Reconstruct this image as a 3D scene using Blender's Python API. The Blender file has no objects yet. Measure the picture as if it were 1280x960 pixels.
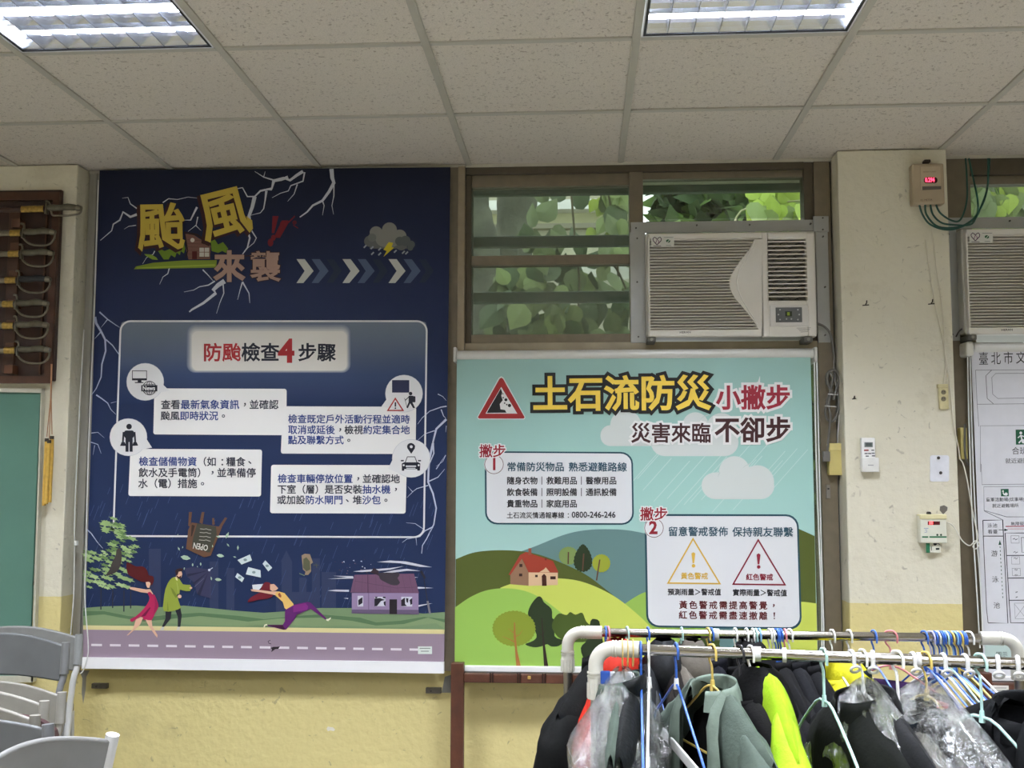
import bpy, bmesh, math, random
from mathutils import Vector, Matrix, noise
random.seed(7)
PI = math.pi
SC = bpy.context.scene
COL = SC.collection
# ------------------------------------------------------------------ camera
CAM = Vector((0, -4.16, 1.5)); FPX = 1337.8
YAW, PIT, ROL = .06369, .09045, .00109
_f = Vector((-math.sin(YAW)*math.cos(PIT), math.cos(YAW)*math.cos(PIT), math.sin(PIT)))
_r0 = Vector((math.cos(YAW), math.sin(YAW), 0)); _u0 = _r0.cross(_f)
_r = _r0*math.cos(ROL) + _u0*math.sin(ROL); _u = _u0*math.cos(ROL) - _r0*math.sin(ROL)
cd = bpy.data.cameras.new('camera'); cd.sensor_width = 36; cd.sensor_fit = 'HORIZONTAL'
cd.lens = 36*FPX/1280; cd.clip_start = .05; cd.clip_end = 100
cam = bpy.data.objects.new('camera', cd); COL.objects.link(cam)
cam.matrix_world = Matrix(((_r.x, _u.x, -_f.x, CAM.x), (_r.y, _u.y, -_f.y, CAM.y), (_r.z, _u.z, -_f.z, CAM.z), (0, 0, 0, 1)))
SC.camera = cam
# ------------------------------------------------------------------ world, view
w = bpy.data.worlds.new('overcast_sky'); SC.world = w; w.use_nodes = True
wn = w.node_tree; wb = wn.nodes['Background']
wb.inputs[0].default_value = (.86, .93, 1.0, 1); wb.inputs[1].default_value = 2.6
SC.view_settings.view_transform = 'Standard'; SC.view_settings.look = 'None'
SC.view_settings.exposure = 0.0; SC.view_settings.gamma = 1; SC.view_settings.use_curve_mapping = False
SC.cycles.use_denoising = True
SC.cycles.max_bounces = 8; SC.cycles.transparent_max_bounces = 24
LAMP_W = 93.0      # each ceiling fixture
# ------------------------------------------------------------------ helpers
def ray(px, py): return _f*FPX + _r*(px-640) + _u*(480-py)
def at(px, py, Y=0.0):
    d = ray(px, py); return CAM + d*((Y-CAM.y)/d.y)
def atz(px, py, Z):
    d = ray(px, py); return CAM + d*((Z-CAM.z)/d.z)
def s2l(c):
    c = c/255.0
    return c/12.92 if c <= .04045 else ((c+.055)/1.055)**2.4
def lin(rgb): return (s2l(rgb[0]), s2l(rgb[1]), s2l(rgb[2]), 1)
MATS = {}
def mat(rgb, rough=.6, metal=0, var=.06, scale=30, bump=0, bscale=120, coat=0, spec=.5, emit=0, name=None):
    key = (tuple(rgb), rough, metal, var, scale, bump, bscale, coat, spec, emit)
    if key in MATS: return MATS[key]
    m = bpy.data.materials.new(name or 'm_%d_%d_%d' % tuple(int(v) for v in rgb)); m.use_nodes = True
    nt = m.node_tree; b = nt.nodes['Principled BSDF']
    b.inputs['Roughness'].default_value = rough; b.inputs['Metallic'].default_value = metal
    b.inputs['Specular IOR Level'].default_value = spec; b.inputs['Coat Weight'].default_value = coat
    c = lin(rgb)
    tc = nt.nodes.new('ShaderNodeTexCoord')
    if var:
        n = nt.nodes.new('ShaderNodeTexNoise'); n.inputs['Scale'].default_value = scale; n.inputs['Detail'].default_value = 5
        nt.links.new(tc.outputs['Object'], n.inputs['Vector'])
        mr = nt.nodes.new('ShaderNodeMapRange'); mr.inputs[1].default_value = .3; mr.inputs[2].default_value = .7
        mr.inputs[3].default_value = 1-var*1.4; mr.inputs[4].default_value = 1+var*.7
        nt.links.new(n.outputs['Fac'], mr.inputs[0])
        mx = nt.nodes.new('ShaderNodeMix'); mx.data_type = 'RGBA'; mx.blend_type = 'MULTIPLY'; mx.inputs[0].default_value = 1
        mx.inputs[6].default_value = c; nt.links.new(mr.outputs[0], mx.inputs[7]); nt.links.new(mx.outputs[2], b.inputs['Base Color'])
    else: b.inputs['Base Color'].default_value = c
    if bump:
        n2 = nt.nodes.new('ShaderNodeTexNoise'); n2.inputs['Scale'].default_value = bscale; n2.inputs['Detail'].default_value = 4
        nt.links.new(tc.outputs['Object'], n2.inputs['Vector'])
        bp = nt.nodes.new('ShaderNodeBump'); bp.inputs['Strength'].default_value = bump; bp.inputs['Distance'].default_value = .01
        nt.links.new(n2.outputs['Fac'], bp.inputs['Height']); nt.links.new(bp.outputs['Normal'], b.inputs['Normal'])
    if emit:
        b.inputs['Emission Color'].default_value = c; b.inputs['Emission Strength'].default_value = emit
    MATS[key] = m; return m
def ink(rgb): return mat(rgb, .55, 0, .0, spec=.25)

class MB:
    """collects shapes with materials and builds ONE mesh object"""
    def __init__(s): s.v = []; s.f = []; s.m = []; s.mats = []; s.sm = []
    def mi(s, m):
        if m not in s.mats: s.mats.append(m)
        return s.mats.index(m)
    def add(s, vs, fs, m, smooth=False):
        o = len(s.v); s.v += [tuple(v) for v in vs]; i = s.mi(m)
        for f in fs: s.f.append([o+k for k in f]); s.m.append(i); s.sm.append(smooth)
        return s
    def box(s, a, b, m, bev=0):
        x0, x1 = sorted((a[0], b[0])); y0, y1 = sorted((a[1], b[1])); z0, z1 = sorted((a[2], b[2]))
        if bev:
            bev = min(bev, (x1-x0)*.45, (y1-y0)*.45, (z1-z0)*.45)
            bm = bmesh.new(); bmesh.ops.create_cube(bm, size=1)
            for v in bm.verts: v.co = Vector(((x0+x1)/2+v.co.x*(x1-x0), (y0+y1)/2+v.co.y*(y1-y0), (z0+z1)/2+v.co.z*(z1-z0)))
            bmesh.ops.bevel(bm, geom=bm.edges[:], offset=bev, segments=2, affect='EDGES', profile=.5)
            bm.verts.index_update()
            s.add([v.co[:] for v in bm.verts], [[v.index for v in f.verts] for f in bm.faces], m); bm.free(); return s
        vs = [(x0,y0,z0),(x1,y0,z0),(x1,y1,z0),(x0,y1,z0),(x0,y0,z1),(x1,y0,z1),(x1,y1,z1),(x0,y1,z1)]
        return s.add(vs, [(3,2,1,0),(4,5,6,7),(0,1,5,4),(1,2,6,5),(2,3,7,6),(3,0,4,7)], m)
    def prism(s, pts, d, m):
        """polygon of 3-D points extruded by vector d"""
        n = len(pts); d = Vector(d); vs = [Vector(p) for p in pts]; vs += [p+d for p in vs]
        return s.add(vs, [list(range(n)), list(range(2*n-1, n-1, -1))] + [(i, i+n, (i+1) % n+n, (i+1) % n) for i in range(n)], m)
    def tube(s, pts, r, m, n=8, closed=False, flat=1.0):
        pts = [Vector(p) for p in pts]; N = len(pts); rs = r if isinstance(r, (list, tuple)) else [r]*N
        vs = []; up = None
        for i, p in enumerate(pts):
            if closed: t = pts[(i+1) % N]-pts[i-1]
            else: t = pts[min(i+1, N-1)]-pts[max(i-1, 0)]
            t = t.normalized() if t.length > 1e-9 else Vector((0, 0, 1))
            if up is None:
                a = Vector((0, 0, 1)) if abs(t.z) < .9 else Vector((0, 1, 0)); up = (a-t*a.dot(t)).normalized()
            else:
                u2 = up-t*up.dot(t); up = u2.normalized() if u2.length > 1e-6 else up
            sd = t.cross(up)
            for k in range(n):
                a = 2*PI*k/n; vs.append(p+(up*math.cos(a)+sd*math.sin(a)*flat)*rs[i])
        fs = []
        for i in range(N if closed else N-1):
            j = (i+1) % N
            for k in range(n): fs.append((i*n+k, i*n+(k+1) % n, j*n+(k+1) % n, j*n+k))
        s.add(vs, fs, m, True)
        if not closed: s.add(vs[:n], [list(range(n-1, -1, -1))], m); s.add(vs[-n:], [list(range(n))], m)
        return s
    def grid(s, rows, m, closed=False, smooth=True):
        n = len(rows[0]); vs = [p for r in rows for p in r]; fs = []
        for i in range(len(rows)-1):
            for k in range(n if closed else n-1): fs.append((i*n+k, i*n+(k+1) % n, (i+1)*n+(k+1) % n, (i+1)*n+k))
        return s.add(vs, fs, m, smooth)
    def build(s, name, parent=None, kind=None, label=None, cat=None, group=None, org=None, merge=False):
        me = bpy.data.meshes.new(name)
        vs = s.v
        if org is not None: o_ = Vector(org); vs = [tuple(Vector(v)-o_) for v in vs]
        me.from_pydata(vs, [], s.f)
        for m in s.mats: me.materials.append(m)
        me.polygons.foreach_set('material_index', s.m); me.polygons.foreach_set('use_smooth', s.sm); me.update()
        o = bpy.data.objects.new(name, me); COL.objects.link(o)
        if org is not None: o.location = org
        if parent is not None:
            o.parent = parent
        return tag(o, label, cat, group, kind)
def tag(o, label=None, cat=None, group=None, kind=None):
    if label: o['label'] = label
    if cat: o['category'] = cat
    if group: o['group'] = group
    if kind: o['kind'] = kind
    return o
def empty(name, loc=(0, 0, 0), label=None, cat=None, group=None, kind=None, parent=None):
    o = bpy.data.objects.new(name, None); COL.objects.link(o); o.location = loc; o.empty_display_size = .05
    if parent is not None: o.parent = parent
    return tag(o, label, cat, group, kind)
def copy_tree(o, parent=None, delta=None, label=None):
    c = o.copy(); COL.objects.link(c); c.parent = parent
    if delta is not None: c.location = c.location + Vector(delta)
    if label: c['label'] = label
    for ch in list(o.children): copy_tree(ch, c)
    return c
def smooth_path(pts, n=6, closed=False):
    P = [Vector(p) for p in pts]; N = len(P); out = []
    rng = range(N if closed else N-1)
    for i in rng:
        if closed: a, b, c, d = P[i-1], P[i], P[(i+1) % N], P[(i+2) % N]
        else: a, b, c, d = P[max(i-1, 0)], P[i], P[i+1], P[min(i+2, N-1)]
        for k in range(n):
            t = k/n
            out.append(.5*((2*b)+(c-a)*t+(2*a-5*b+4*c-d)*t*t+(3*b-a-3*c+d)*t*t*t))
    if not closed: out.append(P[-1])
    return out
def pxpath(pts, Y, n=5):
    """pixel polyline (x, y[, Y]) on a plane, smoothed"""
    return smooth_path([at(p[0], p[1], p[2] if len(p) > 2 else Y) for p in pts], n)

# ------------------------------------------------------------------ flat print
class Print:
    """ink shapes lying on a flat printed sheet; coordinates in the zoomed window (x0, y0, scale)"""
    def __init__(s, Y, x0=0, y0=0, sc=1.0): s.Y = Y; s.x0 = x0; s.y0 = y0; s.sc = sc; s.mb = MB(); s.k = 0; s.n = 0
    def win(s, x0, y0, sc): s.x0 = x0; s.y0 = y0; s.sc = sc; return s
    def P(s, p, k=None): return at(s.x0+p[0]*s.sc, s.y0+p[1]*s.sc, s.Y-.00022*(s.k if k is None else k)-.0002-1e-5*(s.n % 20))
    def lay(s, k): s.k = k; return s
    def poly(s, pts, c, smooth=0):
        s.n += 1
        if smooth:
            pts = [(q.x, q.y) for q in smooth_path([(p[0], p[1], 0) for p in pts], smooth, True)]
        s.mb.add([s.P(p) for p in pts], [list(range(len(pts)))[::-1]], c if not isinstance(c, tuple) else ink(c)); return s
    def rect(s, a, b, c): return s.poly([(a[0], a[1]), (b[0], a[1]), (b[0], b[1]), (a[0], b[1])], c)
    def rpts(s, x0, y0, x1, y1, r, q=None, n=5):
        out = []
        for cx, cy, a0 in ((x1-r, y0+r, -90), (x1-r, y1-r, 0), (x0+r, y1-r, 90), (x0+r, y0+r, 180)):
            for i in range(n+1):
                a = math.radians(a0+90*i/n); out.append((cx+r*math.cos(a), cy+r*math.sin(a)))
        if q:   # bilinear fit to quad TL TR BR BL
            w_ = []
            for x, y in out:
                u = (x-x0)/(x1-x0); v = (y-y0)/(y1-y0)
                w_.append(tuple((q[0][i]*(1-u)+q[1][i]*u)*(1-v)+(q[3][i]*(1-u)+q[2][i]*u)*v for i in (0, 1)))
            out = w_
        return out
    def rrect(s, x0, y0, x1, y1, r, c, q=None): return s.poly(s.rpts(x0, y0, x1, y1, r, q), c)
    def circ(s, x, y, r, c, ry=None, n=28):
        return s.poly([(x+r*math.cos(2*PI*i/n), y+(ry or r)*math.sin(2*PI*i/n)) for i in range(n)], c)
    def line(s, pts, w, c, taper=False, closed=False):
        s.n += 1
        if not isinstance(c, bpy.types.Material): c = ink(c)
        P = [Vector((p[0], p[1])) for p in pts]; N = len(P); L = []; R = []
        for i, p in enumerate(P):
            if closed: t = (P[(i+1) % N]-P[i]).normalized()+(P[i]-P[i-1]).normalized()
            else: t = P[min(i+1, N-1)]-P[max(i-1, 0)]
            t = t.normalized() if t.length > 0 else Vector((1, 0)); nn = Vector((-t.y, t.x))
            ww = w*.5*(1-(i/(N-1))*.75 if taper else 1)
            if closed:
                d = max(.5, nn.dot(Vector((-(P[i]-P[i-1]).normalized().y, (P[i]-P[i-1]).normalized().x)))); ww /= d
            L.append(s.P(p+nn*ww)); R.append(s.P(p-nn*ww))
        n = N; fs = [(i, (i+1) % n, (i+1) % n+n, i+n) for i in range(N if closed else N-1)]
        s.mb.add(L+R, fs, c); return s
    def bolt(s, pts, w, c=(205, 208, 215)): return s.line(pts, w, c, True)
    def text(s, segs, a, b, n, vs=1.0, off=.0, outline=0, oc=None, res=2, sx=None):
        """segs: [(string, colour)], a/b baseline start/end in window px, n = width in em"""
        a = Vector(a); b = Vector(b); t = (b-a)/n; up = Vector((t.y, -t.x))*vs; x = 0.0
        run = []
        for st, c in segs:
            cur = ''
            for ch in st:
                if ch in '，。、：':
                    if cur: run.append((cur, c, 0, 0)); cur = ''
                    run.append((ch, c) + {'，': (.33, .30), '。': (.33, .26), '、': (.25, .22), '：': (.36, .0)}[ch])
                else: cur += ch
            if cur: run.append((cur, c, 0, 0))
        for st, c, ex, ey in run:
            for pas in ((1, 0) if outline else (0,)):
                for (V, F, adv) in [text_mesh(st, 0, outline if pas else off, res)]:
                    m = ink(oc) if pas else (c if not isinstance(c, tuple) else ink(c))
                    k = s.k + (0 if pas else (2 if outline else 0)); vs_ = []
                    for (u, v, zz) in V:
                        q = a+t*(x+u+ex)+up*(v+ey); p = s.P(q, k); p.y -= abs(zz)*(.0016 if pas else .004)
                        vs_.append(p)
                    s.mb.add(vs_, F, m)
                    A = adv
            x += A
        return s
    def done(s, name, parent, label=None): return s.mb.build(name, parent, label=label)
TXT = {}
def _tm(st, off, bev, res):
    c = bpy.data.curves.new('t', 'FONT'); c.body = st; c.resolution_u = res; c.offset = off
    if bev: c.bevel_depth = bev; c.bevel_resolution = 1 if bev > .04 else 0
    o = bpy.data.objects.new('t', c); COL.objects.link(o)
    bpy.context.view_layer.update()
    me = bpy.data.meshes.new_from_object(o.evaluated_get(bpy.context.evaluated_depsgraph_get()))
    V = [tuple(v.co) for v in me.vertices]; F = [list(p.vertices) for p in me.polygons]
    if bev:   # keep the front half of the rounded stroke only
        F = [f for f in F if sum(V[i][2] for i in f) > 1e-5 or all(abs(V[i][2]) < 1e-6 for i in f)]
    bpy.data.objects.remove(o); bpy.data.curves.remove(c); bpy.data.meshes.remove(me)
    return V, F
def text_mesh(st, off=0, bev=0, res=2):
    k = (st, off, bev, res)
    if k not in TXT:
        V, F = _tm(st, off, bev, res)
        w_ = 0
        for ch in st:
            if ord(ch) > 0x2E7F or ch in '，。、（）：': w_ += 1
            else:
                if ('adv', ch) not in TXT:
                    if ch == ' ': TXT[('adv', ch)] = .28
                    else:
                        A = _tm(ch*2, 0, 0, 1)[0]; B = _tm(ch, 0, 0, 1)[0]
                        TXT[('adv', ch)] = max(v[0] for v in A)-max(v[0] for v in B)
                w_ += TXT[('adv', ch)]
        TXT[k] = (V, F, w_)
    return TXT[k]
# ================================================================== ROOM SHELL
ZC = 2.7575; ZSILL = .775; W = .605; GX = .16476; GY = .5865
YF = -.10      # pillar faces
YW = .03       # wall under the windows
def wall_mat():
    m = bpy.data.materials.new('painted_plaster'); m.use_nodes = True; nt = m.node_tree; b = nt.nodes['Principled BSDF']
    N = nt.nodes.new; L = nt.links.new
    tc = N('ShaderNodeTexCoord'); sp = N('ShaderNodeSeparateXYZ'); L(tc.outputs['Object'], sp.inputs[0])
    nz = N('ShaderNodeTexNoise'); nz.inputs['Scale'].default_value = 14; L(tc.outputs['Object'], nz.inputs['Vector'])
    ad = N('ShaderNodeMath'); ad.operation = 'MULTIPLY_ADD'; L(nz.outputs['Fac'], ad.inputs[0]); ad.inputs[1].default_value = .006; L(sp.outputs['Z'], ad.inputs[2])
    gt = N('ShaderNodeMath'); gt.operation = 'GREATER_THAN'; L(ad.outputs[0], gt.inputs[0]); gt.inputs[1].default_value = 1.058
    mx = N('ShaderNodeMix'); mx.data_type = 'RGBA'; L(gt.outputs[0], mx.inputs[0])
    mx.inputs[6].default_value = lin((214, 200, 138)); mx.inputs[7].default_value = lin((219, 214, 193))
    # smudges and scuffs
    n2 = N('ShaderNodeTexNoise'); n2.inputs['Scale'].default_value = 3.2; n2.inputs['Detail'].default_value = 9; n2.inputs['Roughness'].default_value = .68
    L(tc.outputs['Object'], n2.inputs['Vector'])
    r2 = N('ShaderNodeMapRange'); r2.inputs[1].default_value = .57; r2.inputs[2].default_value = .74; r2.inputs[3].default_value = 0; r2.inputs[4].default_value = .32; L(n2.outputs['Fac'], r2.inputs[0])
    m2 = N('ShaderNodeMix'); m2.data_type = 'RGBA'; L(r2.outputs[0], m2.inputs[0]); L(mx.outputs[2], m2.inputs[6]); m2.inputs[7].default_value = lin((150, 136, 100))
    n3 = N('ShaderNodeTexNoise'); n3.inputs['Scale'].default_value = 26; n3.inputs['Detail'].default_value = 6; n3.inputs['Distortion'].default_value = 1.5
    L(tc.outputs['Object'], n3.inputs['Vector'])
    r3 = N('ShaderNodeMapRange'); r3.inputs[1].default_value = .655; r3.inputs[2].default_value = .72; r3.inputs[3].default_value = 0; r3.inputs[4].default_value = .45; L(n3.outputs['Fac'], r3.inputs[0])
    m3 = N('ShaderNodeMix'); m3.data_type = 'RGBA'; L(r3.outputs[0], m3.inputs[0]); L(m2.outputs[2], m3.inputs[6]); m3.inputs[7].default_value = lin((120, 112, 95))
    L(m3.outputs[2], b.inputs['Base Color']); b.inputs['Roughness'].default_value = .55
    n4 = N('ShaderNodeTexNoise'); n4.inputs['Scale'].default_value = 38; n4.inputs['Detail'].default_value = 8; L(tc.outputs['Object'], n4.inputs['Vector'])
    bp = N('ShaderNodeBump'); bp.inputs['Strength'].default_value = .35; bp.inputs['Distance'].default_value = .012; L(n4.outputs['Fac'], bp.inputs['Height']); L(bp.outputs[0], b.inputs['Normal'])
    return m
M_WALL = wall_mat()
XL, XR, YB = -4.6, 4.6, -8.6
x1a = at(583, 500, YW).x; pl0 = at(-300, 500, YF).x; pl1 = at(86, 500, YF).x; pr0 = at(1055, 500, YF).x; pr1 = at(1194, 500, YF).x
wx = [(-1.99, -.545), (-.545, 1.02), (pr1, pr1+1.75)]           # window openings
b = MB(); b.box((XL, YW, 0), (XR, .28, ZSILL), M_WALL); b.box((XL, YW, ZC-.02), (XR, .28, ZC+.3), M_WALL)
b.box((XL, YW, ZSILL), (pl1-.001, .28, ZC), M_WALL); b.box((pr0, YW, ZSILL), (pr1, .28, ZC), M_WALL); b.box((pr1+1.75, YW, ZSILL), (XR, .28, ZC), M_WALL)
wb_ = b.build('wall_back', kind='structure')
MB().box((XL, YF, 0), (pl1, YW, ZC), M_WALL, .004).build('pillar_left', kind='structure')
MB().box((pr0, YF, 0), (pr1, YW, ZC), M_WALL, .004).build('pillar_right', kind='structure')
MB().box((XL-.1, YB, 0), (XL, .28, ZC), M_WALL).build('wall_left', kind='structure')
MB().box((XR, YB, 0), (XR+.1, .28, ZC), M_WALL).build('wall_right', kind='structure')
MB().box((XL, YB-.1, 0), (XR, YB, ZC), M_WALL).build('wall_front', kind='structure')
MB().box((XL-.1, YB-.1, -.1), (XR+.1, .28, 0), mat((128, 125, 120), .4, 0, .12, 3, .05, 60)).build('floor', kind='structure')
# ---- ceiling: every visible tile and grid bar its own piece
def tile_mat():
    m = bpy.data.materials.new('mineral_tile'); m.use_nodes = True; nt = m.node_tree; b = nt.nodes['Principled BSDF']; N = nt.nodes.new; L = nt.links.new
    tc = N('ShaderNodeTexCoord')
    n1 = N('ShaderNodeTexNoise'); n1.inputs['Scale'].default_value = 95; n1.inputs['Detail'].default_value = 3; n1.inputs['Distortion'].default_value = .6; L(tc.outputs['Object'], n1.inputs['Vector'])
    r1 = N('ShaderNodeMapRange'); r1.inputs[1].default_value = .60; r1.inputs[2].default_value = .68; r1.inputs[3].default_value = 0; r1.inputs[4].default_value = .55; L(n1.outputs['Fac'], r1.inputs[0])
    n2 = N('ShaderNodeTexNoise'); n2.inputs['Scale'].default_value = 260; L(tc.outputs['Object'], n2.inputs['Vector'])
    r2 = N('ShaderNodeMapRange'); r2.inputs[1].default_value = .3; r2.inputs[2].default_value = .7; r2.inputs[3].default_value = .86; r2.inputs[4].default_value = 1.05; L(n2.outputs['Fac'], r2.inputs[0])
    mx = N('ShaderNodeMix'); mx.data_type = 'RGBA'; L(r1.outputs[0], mx.inputs[0]); mx.inputs[6].default_value = lin((219, 211, 197)); mx.inputs[7].default_value = lin((140, 126, 108))
    mm = N('ShaderNodeMix'); mm.data_type = 'RGBA'; mm.blend_type = 'MULTIPLY'; mm.inputs[0].default_value = 1; L(mx.outputs[2], mm.inputs[6]); L(r2.outputs[0], mm.inputs[7])
    L(mm.outputs[2], b.inputs['Base Color']); b.inputs['Roughness'].default_value = .9; b.inputs['Specular IOR Level'].default_value = .15
    bp = N('ShaderNodeBump'); bp.invert = True; bp.inputs['Strength'].default_value = .6; bp.inputs['Distance'].default_value = .004; L(r1.outputs[0], bp.inputs['Height']); L(bp.outputs[0], b.inputs['Normal'])
    return m
M_TILE = tile_mat(); M_BAR = mat((186, 182, 168), .5, 0, .03, 20)
ceiling = empty('ceiling', (0, 0, ZC), kind='structure')
def gx(c): return GX+c*W
def gy(r): return 0.03 if r == 0 else -(GY+(r-1)*W)
LC = [-6, -3, 0, 3]; LR = [2, 5, 8, 11]          # fixture cells (col, row)
def is_light(c, r): return c in LC and r in LR
for r in range(0, 4):
    for c in range(-6, 5):
        if is_light(c, r): continue
        t = MB(); dz = random.uniform(-.0012, .0012)
        t.box((gx(c)+.004, gy(r+1)+.004, ZC+.004+dz), (gx(c+1)-.004, gy(r)-.004, ZC+.018+dz), M_TILE)
        cx, cy = (gx(c)+gx(c+1))/2, (gy(r)+gy(r+1))/2
        o = t.build('tile', org=(cx, cy, ZC)); o.parent = ceiling; o.location = (cx, cy, 0)
t = MB()
for r in range(0, 15):
    for c in range(-8, 8):
        if is_light(c, r) or (r < 4 and -6 <= c < 5): continue
        x0, x1 = max(gx(c)+.004, XL), min(gx(c+1)-.004, XR)
        if x1 > x0: t.box((x0, max(gy(r+1)+.004, YB), ZC+.004), (x1, gy(r)-.004, ZC+.018), M_TILE)
o = t.build('rear_tile', parent=ceiling, kind='stuff'); o.location = (0, 0, -ZC)
def bar(a, b_):
    x, y, z = (a[0]+b_[0])/2, (a[1]+b_[1])/2, (a[2]+b_[2])/2
    o = MB().box(a, b_, M_BAR, .0015).build('grid_bar', org=(x, y, z)); o.parent = ceiling; o.location = (x, y, z-ZC)
for c in range(-7, 8): bar((gx(c)-.012, YB, ZC-.003), (gx(c)+.012, .03, ZC+.004))
for r in range(1, 14):
    for c in range(-7, 7): bar((gx(c)+.0125, gy(r)-.011, ZC-.0022), (gx(c+1)-.0125, gy(r)+.011, ZC+.004))
MB().box((XL, -.135 if 0 else .0, ZC-.010), (XR, .03, ZC+.003), M_BAR).build('trim_1', kind='structure')
# ---- recessed light fixtures
M_ALU = mat((186, 190, 198), .2, 1, .02, 40); M_HOUS = mat((225, 226, 228), .4, 0, .02); M_BLK = mat((30, 31, 34), .5)
M_TUBE = mat((245, 250, 255), .4, 0, 0, emit=16, name='lit_tube')
LB = {(-3, 2): 'recessed louvred ceiling light at top left, over the typhoon banner side', (0, 2): 'recessed louvred ceiling light at top right of centre, above the air conditioner window'}
ll = bpy.data.lights.new('fixture_lamp', 'AREA'); ll.shape = 'SQUARE'; ll.size = .5; ll.energy = LAMP_W; ll.color = (.94, .98, 1.09); ll.spread = math.radians(128)
def fixture(c, r):
    x0, x1 = gx(c)+.014, gx(c+1)-.014; y1, y0 = gy(r)-.013, gy(r+1)+.013; cx, cy = (x0+x1)/2, (y0+y1)/2
    e = empty('ceiling_light', (cx, cy, ZC), LB.get((c, r), 'unseen recessed louvred ceiling light, added to light the room'), 'ceiling light', 'recessed louvred fluorescent ceiling lights')
    def put(mb, n):
        o = mb.build(n, org=(cx, cy, ZC)); o.parent = e; o.location = (0, 0, 0); return o
    h = MB(); H = .105
    h.box((x0, y0, ZC+H), (x1, y1, ZC+H+.004), M_HOUS)
    for a, b_ in (((x0, y0), (x0+.004, y1)), ((x1-.004, y0), (x1, y1)), ((x0, y0), (x1, y0+.004)), ((x0, y1-.004), (x1, y1))):
        h.box((a[0], a[1], ZC-.002), (b_[0], b_[1], ZC+H), M_HOUS)
    put(h, 'housing')
    q = MB()
    for a, b_ in (((x0+.004, y0+.004), (x0+.012, y1-.004)), ((x1-.012, y0+.004), (x1-.004, y1-.004)), ((x0+.004, y0+.004), (x1-.004, y0+.010)), ((x0+.004, y1-.010), (x1-.004, y1-.004))):
        q.box((a[0], a[1], ZC-.001), (b_[0], b_[1], ZC+.003), M_BLK)
    put(q, 'frame_gasket')
    for k in range(4):
        ty = y0+(k+.5)*(y1-y0)/4
        put(MB().tube([(x0+.02, ty, ZC+.07), (x1-.02, ty, ZC+.07)], .013, M_TUBE, 10), 'tube')
    for k in range(1, 8):      # cross blades, v-shaped
        bx = x0+k*(x1-x0)/8; m_ = MB(); a = Vector((bx, y0+.01, ZC+.004))
        m_.prism([(bx-.004, y0+.01, ZC+.034), (bx+.004, y0+.01, ZC+.034), (bx+.0012, y0+.01, ZC+.002), (bx-.0012, y0+.01, ZC+.002)], (0, y1-y0-.02, 0), M_ALU)
        put(m_, 'cross_blade')
    for k in range(5):         # parabolic long reflectors between tubes
        ly = y0+k*(y1-y0)/4; ly = min(max(ly, y0+.014), y1-.014)
        rows = []
        m_ = MB()
        prof = [(-.016, .036), (-.009, .027), (-.004, .014), (-.0015, .002), (.0015, .002), (.004, .014), (.009, .027), (.016, .036)]
        if k == 0: prof = [(0, .002), (.003, .002), (.007, .014), (.012, .027), (.018, .036), (0, .036)]
        if k == 4: prof = [(0, .002), (-.003, .002), (-.007, .014), (-.012, .027), (-.018, .036), (0, .036)]
        m_.prism([(x0+.01, ly+p[0], ZC+p[1]) for p in prof], (x1-x0-.02, 0, 0), M_ALU)
        put(m_, 'louvre_bar')
    lo = bpy.data.objects.new('fixture_lamp', ll); COL.objects.link(lo); lo.parent = e; lo.location = (0, 0, H-.004)
    return e
for r in LR:
    for c in LC: fixture(c, r)  # fixtures without an own label are unseen, added to light the room

# ================================================================== WINDOWS
M_FR = mat((126, 116, 97), .45, .35, .08, 25, .05, 200, name='bronze_anodised'); M_FRG = mat((168, 166, 156), .42, .4, .05, 18); M_FRD = mat((88, 80, 66), .5, .3, .08, 30)
def glass_mat(tint=(232, 238, 230), op=.86, rough=.02):
    m = bpy.data.materials.new('window_glass'); m.use_nodes = True; nt = m.node_tree; N = nt.nodes.new; L = nt.links.new
    for n in list(nt.nodes): nt.nodes.remove(n)
    o = N('ShaderNodeOutputMaterial'); t = N('ShaderNodeBsdfTransparent'); t.inputs[0].default_value = lin(tint)
    g = N('ShaderNodeBsdfGlossy'); g.inputs['Roughness'].default_value = rough; d = N('ShaderNodeBsdfDiffuse'); d.inputs[0].default_value = lin((170, 178, 165))
    tc = N('ShaderNodeTexCoord'); nz = N('ShaderNodeTexNoise'); nz.inputs['Scale'].default_value = 6; nz.inputs['Detail'].default_value = 8; L(tc.outputs['Object'], nz.inputs['Vector'])
    mr = N('ShaderNodeMapRange'); mr.inputs[1].default_value = .35; mr.inputs[2].default_value = .75; mr.inputs[3].default_value = 1-op-.06; mr.inputs[4].default_value = 1-op+.10; L(nz.outputs['Fac'], mr.inputs[0])
    a = N('ShaderNodeMixShader'); L(mr.outputs[0], a.inputs[0]); L(t.outputs[0], a.inputs[1]); L(d.outputs[0], a.inputs[2])
    fr = N('ShaderNodeFresnel'); fr.inputs[0].default_value = 1.45; b_ = N('ShaderNodeMixShader'); L(fr.outputs[0], b_.inputs[0]); L(a.outputs[0], b_.inputs[1]); L(g.outputs[0], b_.inputs[2])
    L(b_.outputs[0], o.inputs[0]); return m
M_GLASS = glass_mat()
def wbox(name, par, x0, y0, x1, y1, Ya, Yb, m, bev=.002):
    """box whose front face covers pixel rect at depth Ya"""
    a = at(x0, (y0+y1)/2, Ya); b_ = at(x1, (y0+y1)/2, Ya); c = at((x0+x1)/2, y0, Ya); d = at((x0+x1)/2, y1, Ya)
    return MB().box((a.x, Ya, d.z), (b_.x, Yb, c.z), m, bev).build(name, par)
win1 = empty('window_1', (wx[0][0], YW, ZSILL), kind='structure')
win2 = empty('window_2', (wx[1][0], YW, ZSILL), kind='structure')
win3 = empty('window_3', (wx[2][0], YW, ZSILL), kind='structure')
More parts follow.
